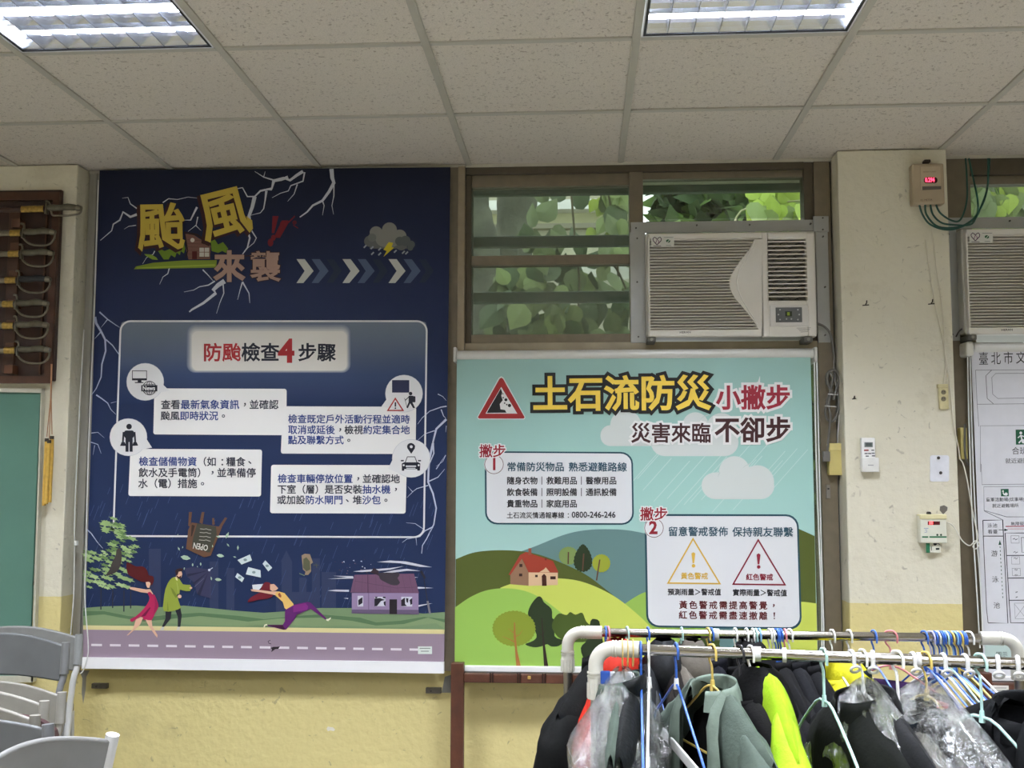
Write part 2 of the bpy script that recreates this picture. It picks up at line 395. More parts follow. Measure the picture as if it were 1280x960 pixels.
def wpart(mb, name, par):
    o = mb.build(name, org=par.location); o.parent = par; o.location = (0, 0, 0); return o
def fbox(name, par, x0, x1, z0, z1, Ya, Yb, m, bev=.002): return wpart(MB().box((x0, Ya, z0), (x1, Yb, z1), m, bev), name, par)
# window 1 (mostly behind the typhoon banner)
gL0 = at(107, 400, .0).x
fbox('frame_post', win1, pl1+.001, gL0+.055, ZSILL, ZC-.01, .0, .12, M_FRG); fbox('frame_bead', win1, gL0-.02, gL0-.008, ZSILL, ZC-.01, -.012, .0, M_FRG)
fbox('frame_bead', win1, gL0+.018, gL0+.03, ZSILL, ZC-.01, -.012, .0, M_FRG)
fbox('frame_rail', win1, gL0+.055, -.60, ZSILL, ZSILL+.06, .0, .12, M_FR); fbox('frame_rail', win1, gL0+.055, -.60, ZC-.09, ZC-.01, .0, .12, M_FR)
fbox('sash_stile', win1, -1.30, -1.24, ZSILL+.06, ZC-.09, .03, .09, M_FR); fbox('sash_rail', win1, gL0+.055, -1.30, 1.9, 1.95, .03, .09, M_FR); fbox('sash_rail', win1, -1.24, -.60, 1.9, 1.95, .03, .09, M_FR)
for xa, xb in ((gL0+.055, -1.30), (-1.24, -.60)):
    for za, zb in ((ZSILL+.06, 1.9), (1.95, ZC-.09)): fbox('glass_pane', win1, xa, xb, za, zb, .055, .060, M_GLASS, 0)
# post between window 1 and 2
pA, pB = at(557, 400, .0).x, at(581, 400, .0).x
fbox('frame_post', win2, pA, pB-.028, ZSILL, ZC-.01, -.005, .12, M_FR); fbox('frame_post', win2, pB-.028, pB, ZSILL, ZC-.01, -.018, .10, mat((150, 138, 116), .42, .35, .06, 25))
x0 = pB; x1 = at(1046, 400, .03).x
zt = ZC-.01
Yg = .04
def zy(py, Y=Yg, px=800): return at(px, py, Y).z
def xx(px, Y=Yg, py=330): return at(px, py, Y).x
fbox('frame_head', win2, x0, xx(1005), zy(218), zt, -.0, .12, M_FRD); fbox('frame_stile', win2, x0, xx(590), ZSILL, zy(218), .01, .10, M_FRD)
fbox('sash_rail', win2, xx(590), xx(787), zy(232.5), zy(217), .02, .07, M_FR); fbox('sash_rail', win2, xx(590), xx(787), zy(331), zy(319), .015, .07, M_FR)
fbox('sash_rail', win2, xx(590), xx(787), zy(429), zy(418), .015, .07, M_FR); fbox('frame_sill', win2, x0, xx(1016.8), zy(442), zy(429), -.0, .10, mat((160, 150, 128), .45, .3, .12, 12))
fbox('sash_stile', win2, xx(787), xx(804), zy(429), zy(217), .005, .10, M_FR)
fbox('sash_rail', win2, xx(804), xx(1005), zy(226), zy(209), .02, .07, M_FR)
fbox('sash_stile', win2, xx(1005), xx(1017), zy(430), zt, .01, .09, M_FRD); fbox('frame_stile', win2, xx(1017), xx(1037), ZSILL, zt, .0, .10, M_FR)
fbox('sash_rail', win2, x0, xx(1016.8), ZSILL, ZSILL+.05, .002, .10, M_FR); fbox('sash_stile', win2, xx(787), xx(804), ZSILL+.05, zy(442), .005, .10, M_FR)
fbox('glass_pane', win2, xx(590), xx(787), zy(319), zy(232.5), .040, .045, M_GLASS, 0); fbox('glass_pane', win2, xx(590), xx(787), zy(418), zy(331), .040, .045, M_GLASS, 0)
fbox('glass_pane', win2, xx(804), xx(1005), zy(275), zy(226), .040, .045, glass_mat((232, 240, 228), .95), 0)
fbox('glass_pane', win2, xx(590), xx(787), ZSILL+.05, zy(442), .040, .045, M_GLASS, 0); fbox('glass_pane', win2, xx(804), xx(1017), ZSILL+.05, zy(442), .040, .045, M_GLASS, 0)
# window 3, right
q = xx(1206)
fbox('frame_stile', win3, pr1, xx(1212), ZSILL, zt, .0, .10, M_FR); fbox('frame_head', win3, xx(1212), xx(1212)+1.6, zy(222, Yg, 1230), zt, .0, .10, M_FRD)
fbox('sash_rail', win3, xx(1212), xx(1212)+1.6, zy(232, Yg, 1230), zy(221, Yg, 1230), .02, .07, M_FR)
fbox('glass_pane', win3, xx(1206), xx(1210)+.78, zy(280), zy(230), .040, .045, M_GLASS, 0); fbox('sash_stile', win3, xx(1210)+.78, xx(1210)+.84, ZSILL, zy(232), .01, .09, M_FR)
fbox('glass_pane', win3, xx(1210)+.84, pr1+1.7, ZSILL+.05, zy(232), .040, .045, M_GLASS, 0); fbox('frame_stile', win3, pr1+1.7, pr1+1.75, ZSILL, zt, .0, .10, M_FR)
fbox('sash_rail', win3, xx(1212), pr1+1.7, ZSILL, ZSILL+.05, .0, .10, M_FR); fbox('glass_pane', win3, xx(1212), xx(1210)+.78, ZSILL+.05, zy(440), .040, .045, M_GLASS, 0)
# vertical putty strip and rubber seal by the right pillar
fbox('rubber_seal', win2, xx(1037, .0), pr0-.002, ZSILL, zt, .01, .08, mat((92, 94, 90), .7, 0, .2, 20, .4, 60))
# ================================================================== OUTSIDE
MB().box((-14, .6, -.45), (16, 16, -.4), mat((120, 118, 100), .9, 0, .3, 2)).build('ground_outside', kind='structure')
def ob(px, py, Y): return at(px, py, Y)
# pale garden wall with copings
XYARD = at(798, 250, 5.2).x
yard = empty('garden_wall', (0, 5.2, 0), 'pale concrete garden wall seen through the louvred window', 'wall')
def yp(n, za, zb, c, Ya=5.2, x0=-6, x1=None): return MB().box((x0, Ya-5.2, za), (XYARD, Ya-5.2+.2, zb), c).build(n, yard)
def zz(py, Y=5.2): return at(680, py, Y).z
yp('wall_body', -.4, zz(350), mat((196, 192, 172), .8, 0, .08, 5)); yp('pale_band', zz(350), zz(331), mat((226, 226, 214), .8, 0, .06, 6), 5.21)
yp('wall_panel', zz(331), zz(288), mat((205, 203, 176), .8, 0, .06, 5), 5.2)
yp('ledge', zz(288), zz(282), mat((160, 156, 136), .8), 5.12); yp('upper_panel', zz(282), zz(267), mat((214, 212, 170), .8, 0, .1, 4), 5.2); yp('white_coping', zz(267), zz(255), mat((250, 250, 246), .7, 0, .03), 5.05)
yp('upper_wall', zz(255), zz(205), mat((185, 180, 155), .8, 0, .12, 8), 5.25)
# three horizontal security bars just outside the glass
M_BARG = mat((96, 112, 98), .55, .1, .12, 14)
pz = [(236, 'topmost'), (301, 'middle'), (371, 'lowest')]
for py, nm in pz:
    z = at(690, py, .27).z
    MB().box((-.03, .27-YW, z-.024-ZSILL), (1.57, .31-YW, z+.024-ZSILL), M_BARG, .008).build('security_bar', win2)
# trunks
def trunk(pts, rs, Y, label, seed):
    random.seed(seed); m = MB(); c = mat((96, 98, 84), .9, 0, .35, 9, .9, 30)
    P = [at(p[0], p[1], Y) for p in pts]; P = smooth_path([(P[0].x, Y, -.42)]+P+[P[-1]+Vector((.1, 0, 1.2))], 5)
    n = len(P); R = [rs[0]+(rs[1]-rs[0])*i/(n-1)+random.uniform(-.008, .008) for i in range(n)]
    root = empty('tree', (P[0].x, Y, -.42), label, 'tree')
    for i in range(n): P[i] = P[i]-root.location
    m.tube(P, R, c, 14).build('trunk', root); return root
t1 = trunk([(612, 430), (606, 340), (597, 280), (590, 235)], (.11, .10), 2.2, 'leaning grey-barked tree at the left edge of the louvred window', 3)
t2 = trunk([(640, 430), (640, 340), (643, 290), (648, 235)], (.13, .125), 2.6, 'upright grey-barked tree trunk right of the leaning one, outside the window', 5)
# climbing vine: big leaves each a part
M_LF = [mat((112, 128, 82), .6, 0, .2, 30), mat((82, 102, 66), .6, 0, .2, 30), mat((140, 158, 96), .6, 0, .2, 30), mat((176, 198, 84), .6, 0, .2, 30)]
def leaf_mesh(m):
    me = bpy.data.meshes.new('leaf'); o = [(0, 0), (.32, .12), (.46, .38), (.40, .62), (.2, .86), (0, 1.12), (-.2, .86), (-.40, .62), (-.46, .38), (-.32, .12)]
    vs = [(x, 0.06*abs(x), y) for x, y in o]+[(0, -.04, .45)]; fs = [(i, (i+1) % 10, 10) for i in range(10)]
    me.from_pydata(vs, [], fs); me.materials.append(m); me.update(); return me
LM = [leaf_mesh(m) for m in M_LF]
random.seed(11)
def vine(label, spots, Y, stemcol, stems):
    org = at(spots[0][0], spots[0][1], Y); e = empty('climbing_vine', (org.x, Y, -.42), label, 'plant')
    for s_ in stems:
        P = [p-e.location for p in pxpath(s_, Y, 5)]; MB().tube(P, .006, stemcol, 5).build('stem', e)
    for (px, py, sz, k) in spots:
        o = bpy.data.objects.new('leaf', LM[k]); COL.objects.link(o); o.parent = e
        o.location = at(px, py, Y+random.uniform(-.12, .12))-e.location; s_ = sz*1.0
        o.scale = (s_, s_, s_); o.rotation_euler = (random.uniform(-.5, .5), random.uniform(-.7, .7)+PI*(random.random() < .6), random.uniform(-.9, .9))
sp = [(672, 252, .12, 0), (690, 250, .13, 1), (729, 262, .15, 1), (760, 258, .15, 1), (674, 276, .14, 0), (700, 280, .15, 0), (664, 285, .12, 0), (690, 292, .13, 1), (722, 296, .12, 1), (745, 288, .12, 3), (770, 285, .14, 3), (755, 300, .12, 0), (778, 262, .12, 2),
      (716, 336, .14, 0), (706, 350, .16, 0), (694, 350, .11, 1), (724, 358, .14, 1), (764, 340, .12, 0), (735, 335, .10, 1), (780, 350, .13, 0), (660, 330, .12, 1), (636, 333, .12, 1), (752, 352, .12, 2), (745, 368, .14, 2)]
for i in range(80): sp.append((random.uniform(622, 786), random.uniform(352, 425), random.uniform(.09, .16), random.choice([0, 1, 1, 0, 2])))
for i in range(24): sp.append((random.uniform(744, 786), random.uniform(236, 320), random.uniform(.07, .13), random.choice([0, 2, 3, 2])))
for i in range(18): sp.append((random.uniform(640, 786), random.uniform(300, 322), random.uniform(.07, .12), random.choice([0, 1])))
vine('broad-leaved climbing vine hanging outside the louvred window panes', sp, 1.3, mat((90, 84, 60), .8), [[(722, 1010), (722, 700), (722, 430), (724, 350), (718, 290), (714, 240)], [(776, 420), (772, 330), (765, 270), (760, 240)], [(790, 380), (770, 335), (745, 320)]])
sp = [(random.uniform(945, 1004), random.uniform(244, 276), random.uniform(.09, .15), random.choice([3, 3, 2])) for i in range(46)]+[(random.uniform(1222, 1276), random.uniform(232, 270), random.uniform(.09, .16), random.choice([3, 2, 0])) for i in range(50)]
vine('bright yellow-green leaves outside the panes above the air conditioners', sp, 1.6, mat((190, 185, 150), .8), [[(905, 1000), (900, 500), (915, 290), (950, 258), (1010, 250)]])
# dense trees further off
def crown(cx, cy, cz, rx, ry, rz, n, mats, label, sz=.14):
    m = MB()
    for i in range(n):
        a = random.uniform(0, 2*PI); b_ = random.uniform(-1, 1); rr = random.uniform(.6, 1)**.5; s_ = math.sqrt(1-b_*b_)
        p = Vector((cx+rx*rr*s_*math.cos(a), cy+ry*rr*s_*math.sin(a), cz+rz*rr*b_))
        d1 = Vector((random.gauss(0, 1), random.gauss(0, 1), random.gauss(0, 1))).normalized()*sz*random.uniform(.6, 1.2); d2 = d1.cross(Vector((random.gauss(0, 1), random.gauss(0, 1), random.gauss(0, 1)))).normalized()*sz*.45
        m.add([p-d1, p-d2, p+d1, p+d2], [(0, 1, 2, 3)], random.choice(mats))
    e = empty('leafy_tree', (cx, cy, -.42), label, 'tree')
    o = m.build('foliage', org=(cx, cy, -.42), kind='stuff'); o.parent = e; o.location = (0, 0, 0)
    MB().tube([(0, 0, 0), (.05, 0, cz-rz*.4+.42), (0, 0, cz+.42)], [.16, .12, .06], mat((92, 88, 70), .9, 0, .3, 8), 9).build('trunk', e)
crown(1.9, 4.4, 3.2, 1.35, .8, 1.9, 7000, [mat((74, 92, 54), .7), mat((58, 76, 44), .7), mat((104, 130, 66), .7)], 'dark green tree behind the pane above the middle air conditioner', .16)
crown(5.2, 5.4, 4.0, 1.8, .9, 1.9, 3200, [mat((96, 128, 60), .7), mat((140, 170, 80), .7)], 'green tree seen through the far right window', .16)
crown(-2.5, 7.5, 4.8, 2.0, .9, 1.5, 2500, [mat((84, 108, 62), .7), mat((120, 150, 84), .7)], 'pale green tree beyond the garden wall on the left', .16)
# ================================================================== BANNERS
def grad_mat(stops, z0, z1, rough=.6, name='printed_gradient'):
    m = bpy.data.materials.new(name); m.use_nodes = True; nt = m.node_tree; b = nt.nodes['Principled BSDF']; N = nt.nodes.new; L = nt.links.new
    tc = N('ShaderNodeTexCoord'); sp_ = N('ShaderNodeSeparateXYZ'); L(tc.outputs['Object'], sp_.inputs[0])
    mr = N('ShaderNodeMapRange'); mr.inputs[1].default_value = z0; mr.inputs[2].default_value = z1; L(sp_.outputs['Z'], mr.inputs[0])
    cr = N('ShaderNodeValToRGB'); e = cr.color_ramp.elements
    while len(e) < len(stops): e.new(.5)
    for i, (p, c) in enumerate(stops): e[i].position = p; e[i].color = lin(c)
    L(mr.outputs[0], cr.inputs[0]); L(cr.outputs[0], b.inputs['Base Color']); b.inputs['Roughness'].default_value = rough; b.inputs['Specular IOR Level'].default_value = .25
    wv = N('ShaderNodeTexNoise'); wv.inputs['Scale'].default_value = 900; L(tc.outputs['Object'], wv.inputs['Vector']); bp = N('ShaderNodeBump'); bp.inputs['Strength'].default_value = .12; bp.inputs['Distance'].default_value = .002
    L(wv.outputs['Fac'], bp.inputs['Height']); L(bp.outputs[0], b.inputs['Normal']); return m
def sheet(quad, Y, m, name, par, thick=.0012):
    ps = [at(x, y, Y) for x, y in quad]; return MB().prism(ps[::-1], (0, thick, 0), m).build(name, par)
M_WHT = mat((208, 208, 206), .35, 0, .02, 20); M_PVC = mat((202, 200, 188), .38, 0, .04, 15)
NAVY = (28, 44, 80)
# ---------------- 1: typhoon banner
Y1 = -.035
ban1 = empty('roller_banner', (0, 0, 0), 'tall dark blue typhoon warning banner with lightning and cartoon people, left of the window', 'banner', 'printed roller banners over the windows')
zb, zt1 = at(330, 830, Y1).z, at(330, 214, Y1).z
fab1 = sheet([(124.5, 213), (563, 209), (555.3, 829), (105, 823)], Y1, grad_mat([(0, NAVY), (.45, NAVY), (.75, (30, 40, 74)), (1, (20, 26, 48))], zb, zt1), 'fabric', ban1)
zz0 = ZC-.012
MB().box((at(124, 400, Y1).x, Y1-.02, ZC-.052), (at(562, 400, Y1).x, Y1+.03, ZC-.012), M_WHT, .006).build('head_box', ban1) if 0 else None
m_ = MB(); a = at(104, 828.5, Y1); b_ = at(555.3, 834.5, Y1); m_.prism([(a.x, Y1-.012, a.z+.022), (b_.x, Y1-.012, b_.z+.022), (b_.x, Y1-.012, b_.z-.020), (a.x, Y1-.012, a.z-.020)][::-1], (0, .022, 0), mat((243, 243, 243), .3, 0, .01)); m_.build('bottom_bar', ban1)
# lightning
p = Print(Y1).lay(1); BC = (196, 200, 208)
p.win(100, 200, .203125)
for pts, w_ in [([(125,495),(195,435),(205,395),(245,370),(265,320),(310,350),(350,335)][::-1],16),([(350,298),(310,270),(295,230),(260,235)],8),([(510,262),(545,238),(600,243),(665,228),(725,235)],7),([(345,402),(300,408),(272,425)],6),
  ([(1280,105),(1240,120),(1195,130),(1180,175),(1110,190),(1075,225),(1030,225),(1000,170),(950,180)],18),([(1195,125),(1130,105),(1075,70)],10),([(1130,105),(1140,70)],6),([(1075,225),(1060,290),(1040,345),(1050,410),(1030,430),(1045,480),(1030,540),(1000,580)],24),
  ([(1150,190),(1130,300),(1110,325),(1050,340)],9),([(1050,425),(1085,480),(1070,510),(1010,560)],9),([(1000,750),(985,800),(970,860)],9),([(1000,750),(1040,820),(1045,880)],10),([(890,745),(850,770),(820,800),(835,820),(760,880),(690,920),(672,935)],30),([(880,755),(885,820),(860,880),(840,945)],8),
  ([(830,745),(790,770),(735,780),(700,800),(640,812)],9),([(755,675),(790,710),(820,745)],8),([(550,665),(540,700),(510,720),(490,765)],8),([(720,290),(680,370),(640,370)],13),([(725,350),(715,400),(665,440)],8),([(710,400),(745,435)],6),([(460,560),(450,580),(410,600),(385,640)],7)]: p.bolt(pts, w_, BC)
p.win(330, 200, .203125)
for pts, w_ in [([(240,70),(200,95),(160,125),(120,110),(55,125),(45,185),(0,180)],20),([(250,75),(240,130),(165,158),(150,190),(100,205),(50,232)],10),([(205,150),(185,210),(145,255)],8),([(415,55),(420,110),(430,140),(400,195),(360,250),(300,280),(265,320),(220,352)],26),([(430,150),(430,220),(418,280),(428,335)],8),([(362,258),(370,280),(360,340)],8),([(10,190),(0,300)],6)]: p.bolt(pts, w_, BC)
p.win(100, 390, .203125)
for pts, w_ in [([(120,0),(170,45),(220,80),(245,95)],9),([(170,45),(130,95)],6),([(92,30),(100,70),(130,120),(155,170),(158,240),(135,320),(130,400),(100,470),(72,510)],16),([(130,120),(90,165)],8),([(160,170),(200,205),(235,255),(270,290),(310,355)],8),([(100,510),(130,530),(170,560),(190,600),(220,630)],9),([(70,745),(110,740),(150,775)],5),([(65,800),(110,815),(130,870)],7),([(90,820),(80,880)],4),([(245,110),(290,180),(320,270)],4),([(190,560),(250,545)],3)]: p.bolt(pts, w_, (176, 184, 205))
p.win(330, 560, .203125)
for pts, w_ in [([(1040,-30),(1015,80),(1010,210),(1040,280),(1060,370),(1045,470),(1000,560),(975,600),(970,650)],14),([(1010,230),(940,250),(915,270),(880,305)],6),([(915,270),(885,237)],4),([(1015,205),(1070,180),(1112,130)],8),([(1060,130),(1112,50)],5),([(1040,485),(990,510),(960,545),(880,560),(850,582)],8),([(990,505),(930,465),(875,460)],5),([(935,550),(940,600)],4)]: p.bolt(pts, w_, (190, 196, 214))
p.win(330, 390, .203125)
for pts, w_ in [([(1122,660),(1060,720),(1040,800),(1045,870),(1020,930),(1015,960)],14),([(1124,580),(1090,585),(1020,610),(975,650),(945,690)],8),([(1070,505),(1100,520),(1122,545)],6),([(1090,600),(1105,640),(1120,655)],7),([(1050,730),(990,750),(945,790)],6),([(1122,700),(1118,740)],5),([(1118,880),(1100,920),(1060,950)],5)]: p.bolt(pts, w_, (190, 196, 214))
p.win(100, 620, .109375); p.bolt([(78,380),(130,430),(200,530),(262,600)], 14, (190, 196, 214))
p.done('lightning_print', fab1)
# rain streaks
random.seed(4); p = Print(Y1).lay(1)
for i in range(190):
    x = random.uniform(112, 545); y = random.uniform(600, 770); l = random.uniform(6, 20)
    p.line([(x, y), (x-l*.38, y+l)], .45, (66, 82, 122))
p.done('rain_print', fab1)['kind'] = 'stuff'
# title
p = Print(Y1).win(100, 200, .203125).lay(6)
YE = (196, 172, 72); DK = (58, 30, 30)
p.poly([(332,672),(345,655),(450,632),(640,618),(842,616),(838,662)], (122, 142, 48), 0).lay(7)
p.poly([(350,662),(830,640),(832,652),(350,668)], (150, 168, 62)).lay(8)
p.poly([(648,455),(690,455),(805,528),(800,610),(668,612),(655,560)], (118, 84, 74)); p.line([(640,445),(720,460),(812,525)], 12, (42, 28, 30)); p.line([(645,455),(662,560),(650,600)], 8, (42, 28, 30))
for k in range(6): p.line([(660, 490+k*22), (800, 500+k*20)], 2.5, (92, 62, 56))
p.circ(692, 493, 13, (205, 198, 186)); p.rect((690, 562), (720, 610), (78, 22, 26)); p.rect((735, 540), (795, 595), (190, 186, 176))
p.line([(765,540),(765,595)], 4, (120, 84, 74)); p.line([(735,567),(795,567)], 4, (120, 84, 74))
GR = (104, 132, 40)
p.poly([(470,535),(520,560),(560,545),(640,510),(648,545),(640,575),(620,560),(615,585),(595,570),(585,600),(560,585),(545,612),(515,612),(500,590),(480,560)], GR)
p.poly([(395,578),(440,582),(470,600),(480,615),(445,612),(405,590)], (130,156,58)); p.poly([(805,500),(830,490),(850,520),(880,505),(912,545),(900,572),(875,560),(850,572),(810,560)], GR)
p.lay(9)
def rot(cx, cy, d, w, base=(0, 0)):
    a = math.radians(d); return (cx, cy), (cx+w*math.cos(a), cy+w*math.sin(a))
for k in (0, 1):
    c, of, ly, dx, dy = ((DK, .045, 9, -14, 12), (YE, .022, 12, 0, 0))[k]
    p.lay(ly)
    p.text([('颱', c)], (352+dx, 525+dy), (652+dx, 520+dy), 1, 1.02, of)
    a = Vector((762+dx, 480+dy)); p.text([('風', c)], a, (a.x+308, a.y-76), 1, 1.02, of)
p.lay(9).text([('來', (166, 136, 122))], (822, 728), (1016, 728), 1, 1.02, .035, .045, (50, 30, 32)); p.text([('襲', (166, 136, 122))], (1045, 728), (1236, 728), 1, 1.02, .02, .045, (50, 30, 32))
p.lay(6); RD = (112, 26, 34)
p.poly([(1185,345),(1222,345),(1195,450),(1180,450)], RD); p.circ(1172, 508, 17, RD, 24); p.poly([(1235,380),(1290,375),(1230,480),(1205,478)], RD); p.circ(1190, 478, 14, RD, 18)
p.win(330, 200, .203125); p.poly([(110,372),(150,372),(85,478),(62,474)], RD); p.line([(150,385),(190,345)], 8, RD); p.line([(180,400),(210,420)], 6, RD); p.circ(188,385,13,(92,28,40))
for i in range(3):
    for k, c in enumerate(((190, 192, 186), (78, 92, 118), (34, 46, 66))):
        x = 200+i*283+k*93; p.poly([(x,610),(x+50,610),(x+105,683),(x+42,757),(x,757),(x+50,683)] if k < 2 else [(x,612),(x+46,612),(x+92,683),(x+40,755),(x,755),(x+44,683)], c)
p.done('title_lettering', fab1)
# storm cloud
p = Print(Y1).win(330, 200, .203125).lay(2)
G1, G2 = (128, 128, 122), (98, 100, 98)
p.circ(650,500,34,G2); p.circ(690,500,36,G2); p.rect((650,480),(880,545),G2); p.circ(845,520,36,G2); p.lay(3); p.circ(690,448,40,G1); p.circ(772,430,46,G1); p.circ(835,470,42,G1); p.circ(740,480,55,G1); p.circ(790,490,45,G1); p.lay(4); p.circ(665,478,26,(108,110,106)); p.circ(870,498,32,(84,90,88)); p.circ(905,520,24,(84,90,88)); p.circ(900,540,18,(84,90,88)); p.circ(835,500,28,(84,90,88)); p.lay(5)
p.poly([(768,505),(795,510),(785,535),(800,540),(735,596),(755,560),(735,552)], (196, 178, 40))
for x, y in ((622,532),(665,540),(712,548),(668,575),(712,578),(808,562),(878,572),(858,568)): p.line([(x+8,y-8),(x-8,y+8)], 9, (150,156,164))
p.done('cloud_print', fab1)
# panel with gradient
p = Print(Y1).lay(3)
q = [(151, 401.5), (533.5, 401.5), (529.8, 671.5), (141.5, 670)]
zA, zB = at(340, 505, Y1).z, at(340, 402, Y1).z
q2 = [(151.5, 402), (533, 402), (532.2, 505), (148.2, 505)]
pts = p.rpts(0, 0, 100, 40, 3, q2)
pts = [t for t in p.rpts(0, 0, 100, 40, 3, q2) if t[1] < 490]+[(532.2, 505), (148, 505)]
pts = [(151.5+3, 402), (530, 402), (532.4, 403.5), (533.2, 407), (532, 505), (148.2, 505), (150.9, 407), (152, 403.5)]
p.poly(pts, grad_mat([(0, NAVY), (.35, (54, 70, 104)), (1, (112, 122, 134))], zA, zB))
p.lay(4); ring = p.rpts(0, 0, 100, 70, 3.2, q, 6); p.line(ring, 2.2, (222, 222, 222), closed=True)
# title plate with glow
for i in range(7):
    k = 6-i; f_ = i/6; c = tuple(int(a*(1-f_)+b_*f_) for a, b_ in zip((110, 120, 140), (224, 221, 214)))
    p.lay(5+i); p.rrect(240-k*1.1, 414-k*1.6, 433.5+k*.8, 463+k*.5, 7+k*.6, c)
p.lay(13); BK = (38, 40, 52); DR = (168, 44, 48)
p.text([('防颱', DR), ('檢查', BK)], (253.5, 449.3), (349.5, 449.3), 4, 1.0, .022)
p.text([('4', DR)], (348.2, 452.2), (392.5, 452.2), 1.13, 1.02, .035); p.text([('步驟', BK)], (372.3, 449.3), (420, 449.3), 2, 1, .022)
p.done('heading_lettering', fab1)
# speech boxes
p = Print(Y1).lay(6); BX = (234, 233, 230)
p.rrect(191.8, 485.5, 358.3, 543.8, 3, BX, [(193, 485.5), (358.3, 486), (358, 544), (191.6, 543)]); p.rrect(350, 508, 520, 568, 3, BX, [(353.5, 507.8), (520.2, 508.5), (519.5, 567.5), (351, 567)])
p.rrect(160, 561, 328, 620, 3, BX, [(163, 561), (327.6, 562), (326.2, 620.6), (160.4, 620)]); p.rrect(338, 581, 508, 641, 3, BX, [(339, 581), (508.4, 581.5), (507, 642), (337.5, 641.5)])
p.lay(7); CR = (226, 226, 226)
for cx, cy, r, tail in ((181.5, 477.3, 23, [(203, 480), (212, 488.5), (196, 491)]), (160.5, 546.5, 23, [(182, 547), (190, 559.5), (172, 563)]), (505, 492, 23, [(484, 498), (476.5, 508.5), (500, 512)]), (514, 573, 23.5, [(492, 572), (485, 586), (505, 594)])):
    p.circ(cx, cy, r+.5, (196, 198, 204)); p.lay(8); p.circ(cx, cy, r, CR); p.poly(tail, CR); p.lay(7)
p.done('speech_box_print', fab1)
p = Print(Y1).lay(10); T = (50, 52, 64); B = (46, 66, 128)
def ln(segs, x0, y0, x1, y1, n, off=.018, vs=1.0): p.text(segs, (x0, y0), (x1, y1), n, vs, off)
ln([('查看', T), ('最新氣象資訊', B), ('，並確認', T)], 201, 510.3, 348.3, 510.3, 12); ln([('颱風', T), ('即時狀況', B), ('。', T)], 200.5, 524.3, 285, 524.3, 7)
ln([('檢查既定戶外活動行程並適時', B)], 360, 528, 512.5, 528.6, 13); ln([('取消或延後', B), ('，', T), ('檢視', T), ('約定集合地', B)], 360, 541.5, 512.5, 541.8, 13); ln([('點及聯繫方式', B), ('。', T)], 359.8, 554.3, 441.5, 554.5, 7)
ln([('檢查儲備物資', B), ('（如：糧食、', T)], 173.5, 581.2, 319, 581.8, 12); ln([('飲水及手電筒），並準備停', T)], 173, 595.2, 320, 595.6, 12); ln([('水（電）措施。', T)], 172.5, 609, 259, 609, 7)
ln([('檢查車輛停放位置', B), ('，並確認地', T)], 347, 602.6, 500, 603, 13); ln([('下室（層）是否安裝', T), ('抽水機', B), ('，', T)], 346.6, 616, 500, 616.2, 13); ln([('或加設', T), ('防水閘門', B), ('、堆', T), ('沙包', B), ('。', T)], 346, 629.2, 488, 629.5, 12)
p.done('body_lettering', fab1)
# pictograms
p = Print(Y1).win(100, 390, .203125).lay(11); K = (34, 36, 48)
p.line([(322,362),(410,362),(410,410),(322,410)], 4, K, closed=True); p.rect((320,408),(412,421),K); p.rect((355,421),(378,432),K); p.rect((338,431),(390,437),K)
p.line([(427+42*math.cos(a*PI/12), 468+42*math.sin(a*PI/12)) for a in range(24)], 4, K, closed=True); p.line([(427+20*math.cos(a*PI/8), 468+42*math.sin(a*PI/8)) for a in range(16)], 3.5, K, closed=True); p.line([(427,426),(427,510)], 3.5, K); p.line([(392,445),(462,445)], 3.5, K); p.line([(392,492),(462,492)], 3.5, K)
p.lay(12); p.rect((377,450),(476,488),K); p.lay(13).text([('News', (225, 225, 225))], (384, 481), (469, 481), 2.55, 1.1, .03); p.lay(11)
p.circ(302, 705, 17, K); p.rrect(272, 729, 332, 775, 12, K); p.rect((280,740),(324,800),K); p.rect((280,790),(299,860),K); p.rect((305,790),(324,860),K); p.line([(268,738),(264,800)], 11, K); p.line([(336,738),(340,800)], 11, K); p.poly([(256,800),(275,800),(284,824),(246,824)], K); p.poly([(330,800),(348,800),(358,822),(320,824)], K)
p.win(330, 390, .203125)
p.rect((788,419),(894,496),(44,48,78)); p.circ(902, 502, 11, K); p.poly([(890,515),(918,515),(915,560),(930,590),(918,592),(900,562),(885,592),(876,588),(890,555)], K); p.rrect(914,518,932,556,6,K); p.line([(892,522),(868,545)], 5, K); p.line([(865,530),(880,585)], 3, K)
p.line([(808,532),(856,606),(762,606)], 8, (168, 50, 48), closed=True); p.rect((804,555),(813,583),K); p.circ(808.5,592,5,K)
p.poly([(882,838),(880,825),(886,813),(897,807),(908,806),(921,812),(930,824),(928,840),(906,873)], K); p.lay(12); p.circ(906,829,9,(226,226,226)); p.lay(11)
p.win(330, 560, .203125); p.line([(868,92),(882,54),(928,54),(942,92)], 5, K); p.poly([(848,96),(862,88),(950,88),(962,96),(960,138),(945,140),(942,130),(864,130),(862,140),(848,140)], K); p.rect((842,74),(860,82),K); p.rect((948,74),(966,82),K)
p.lay(12); p.rect((872,108),(936,116),(226,226,226)); p.rect((876,122),(932,127),(226,226,226)); p.circ(860,106,6,(226,226,226)); p.circ(952,106,6,(226,226,226)); p.done('pictogram_print', fab1)
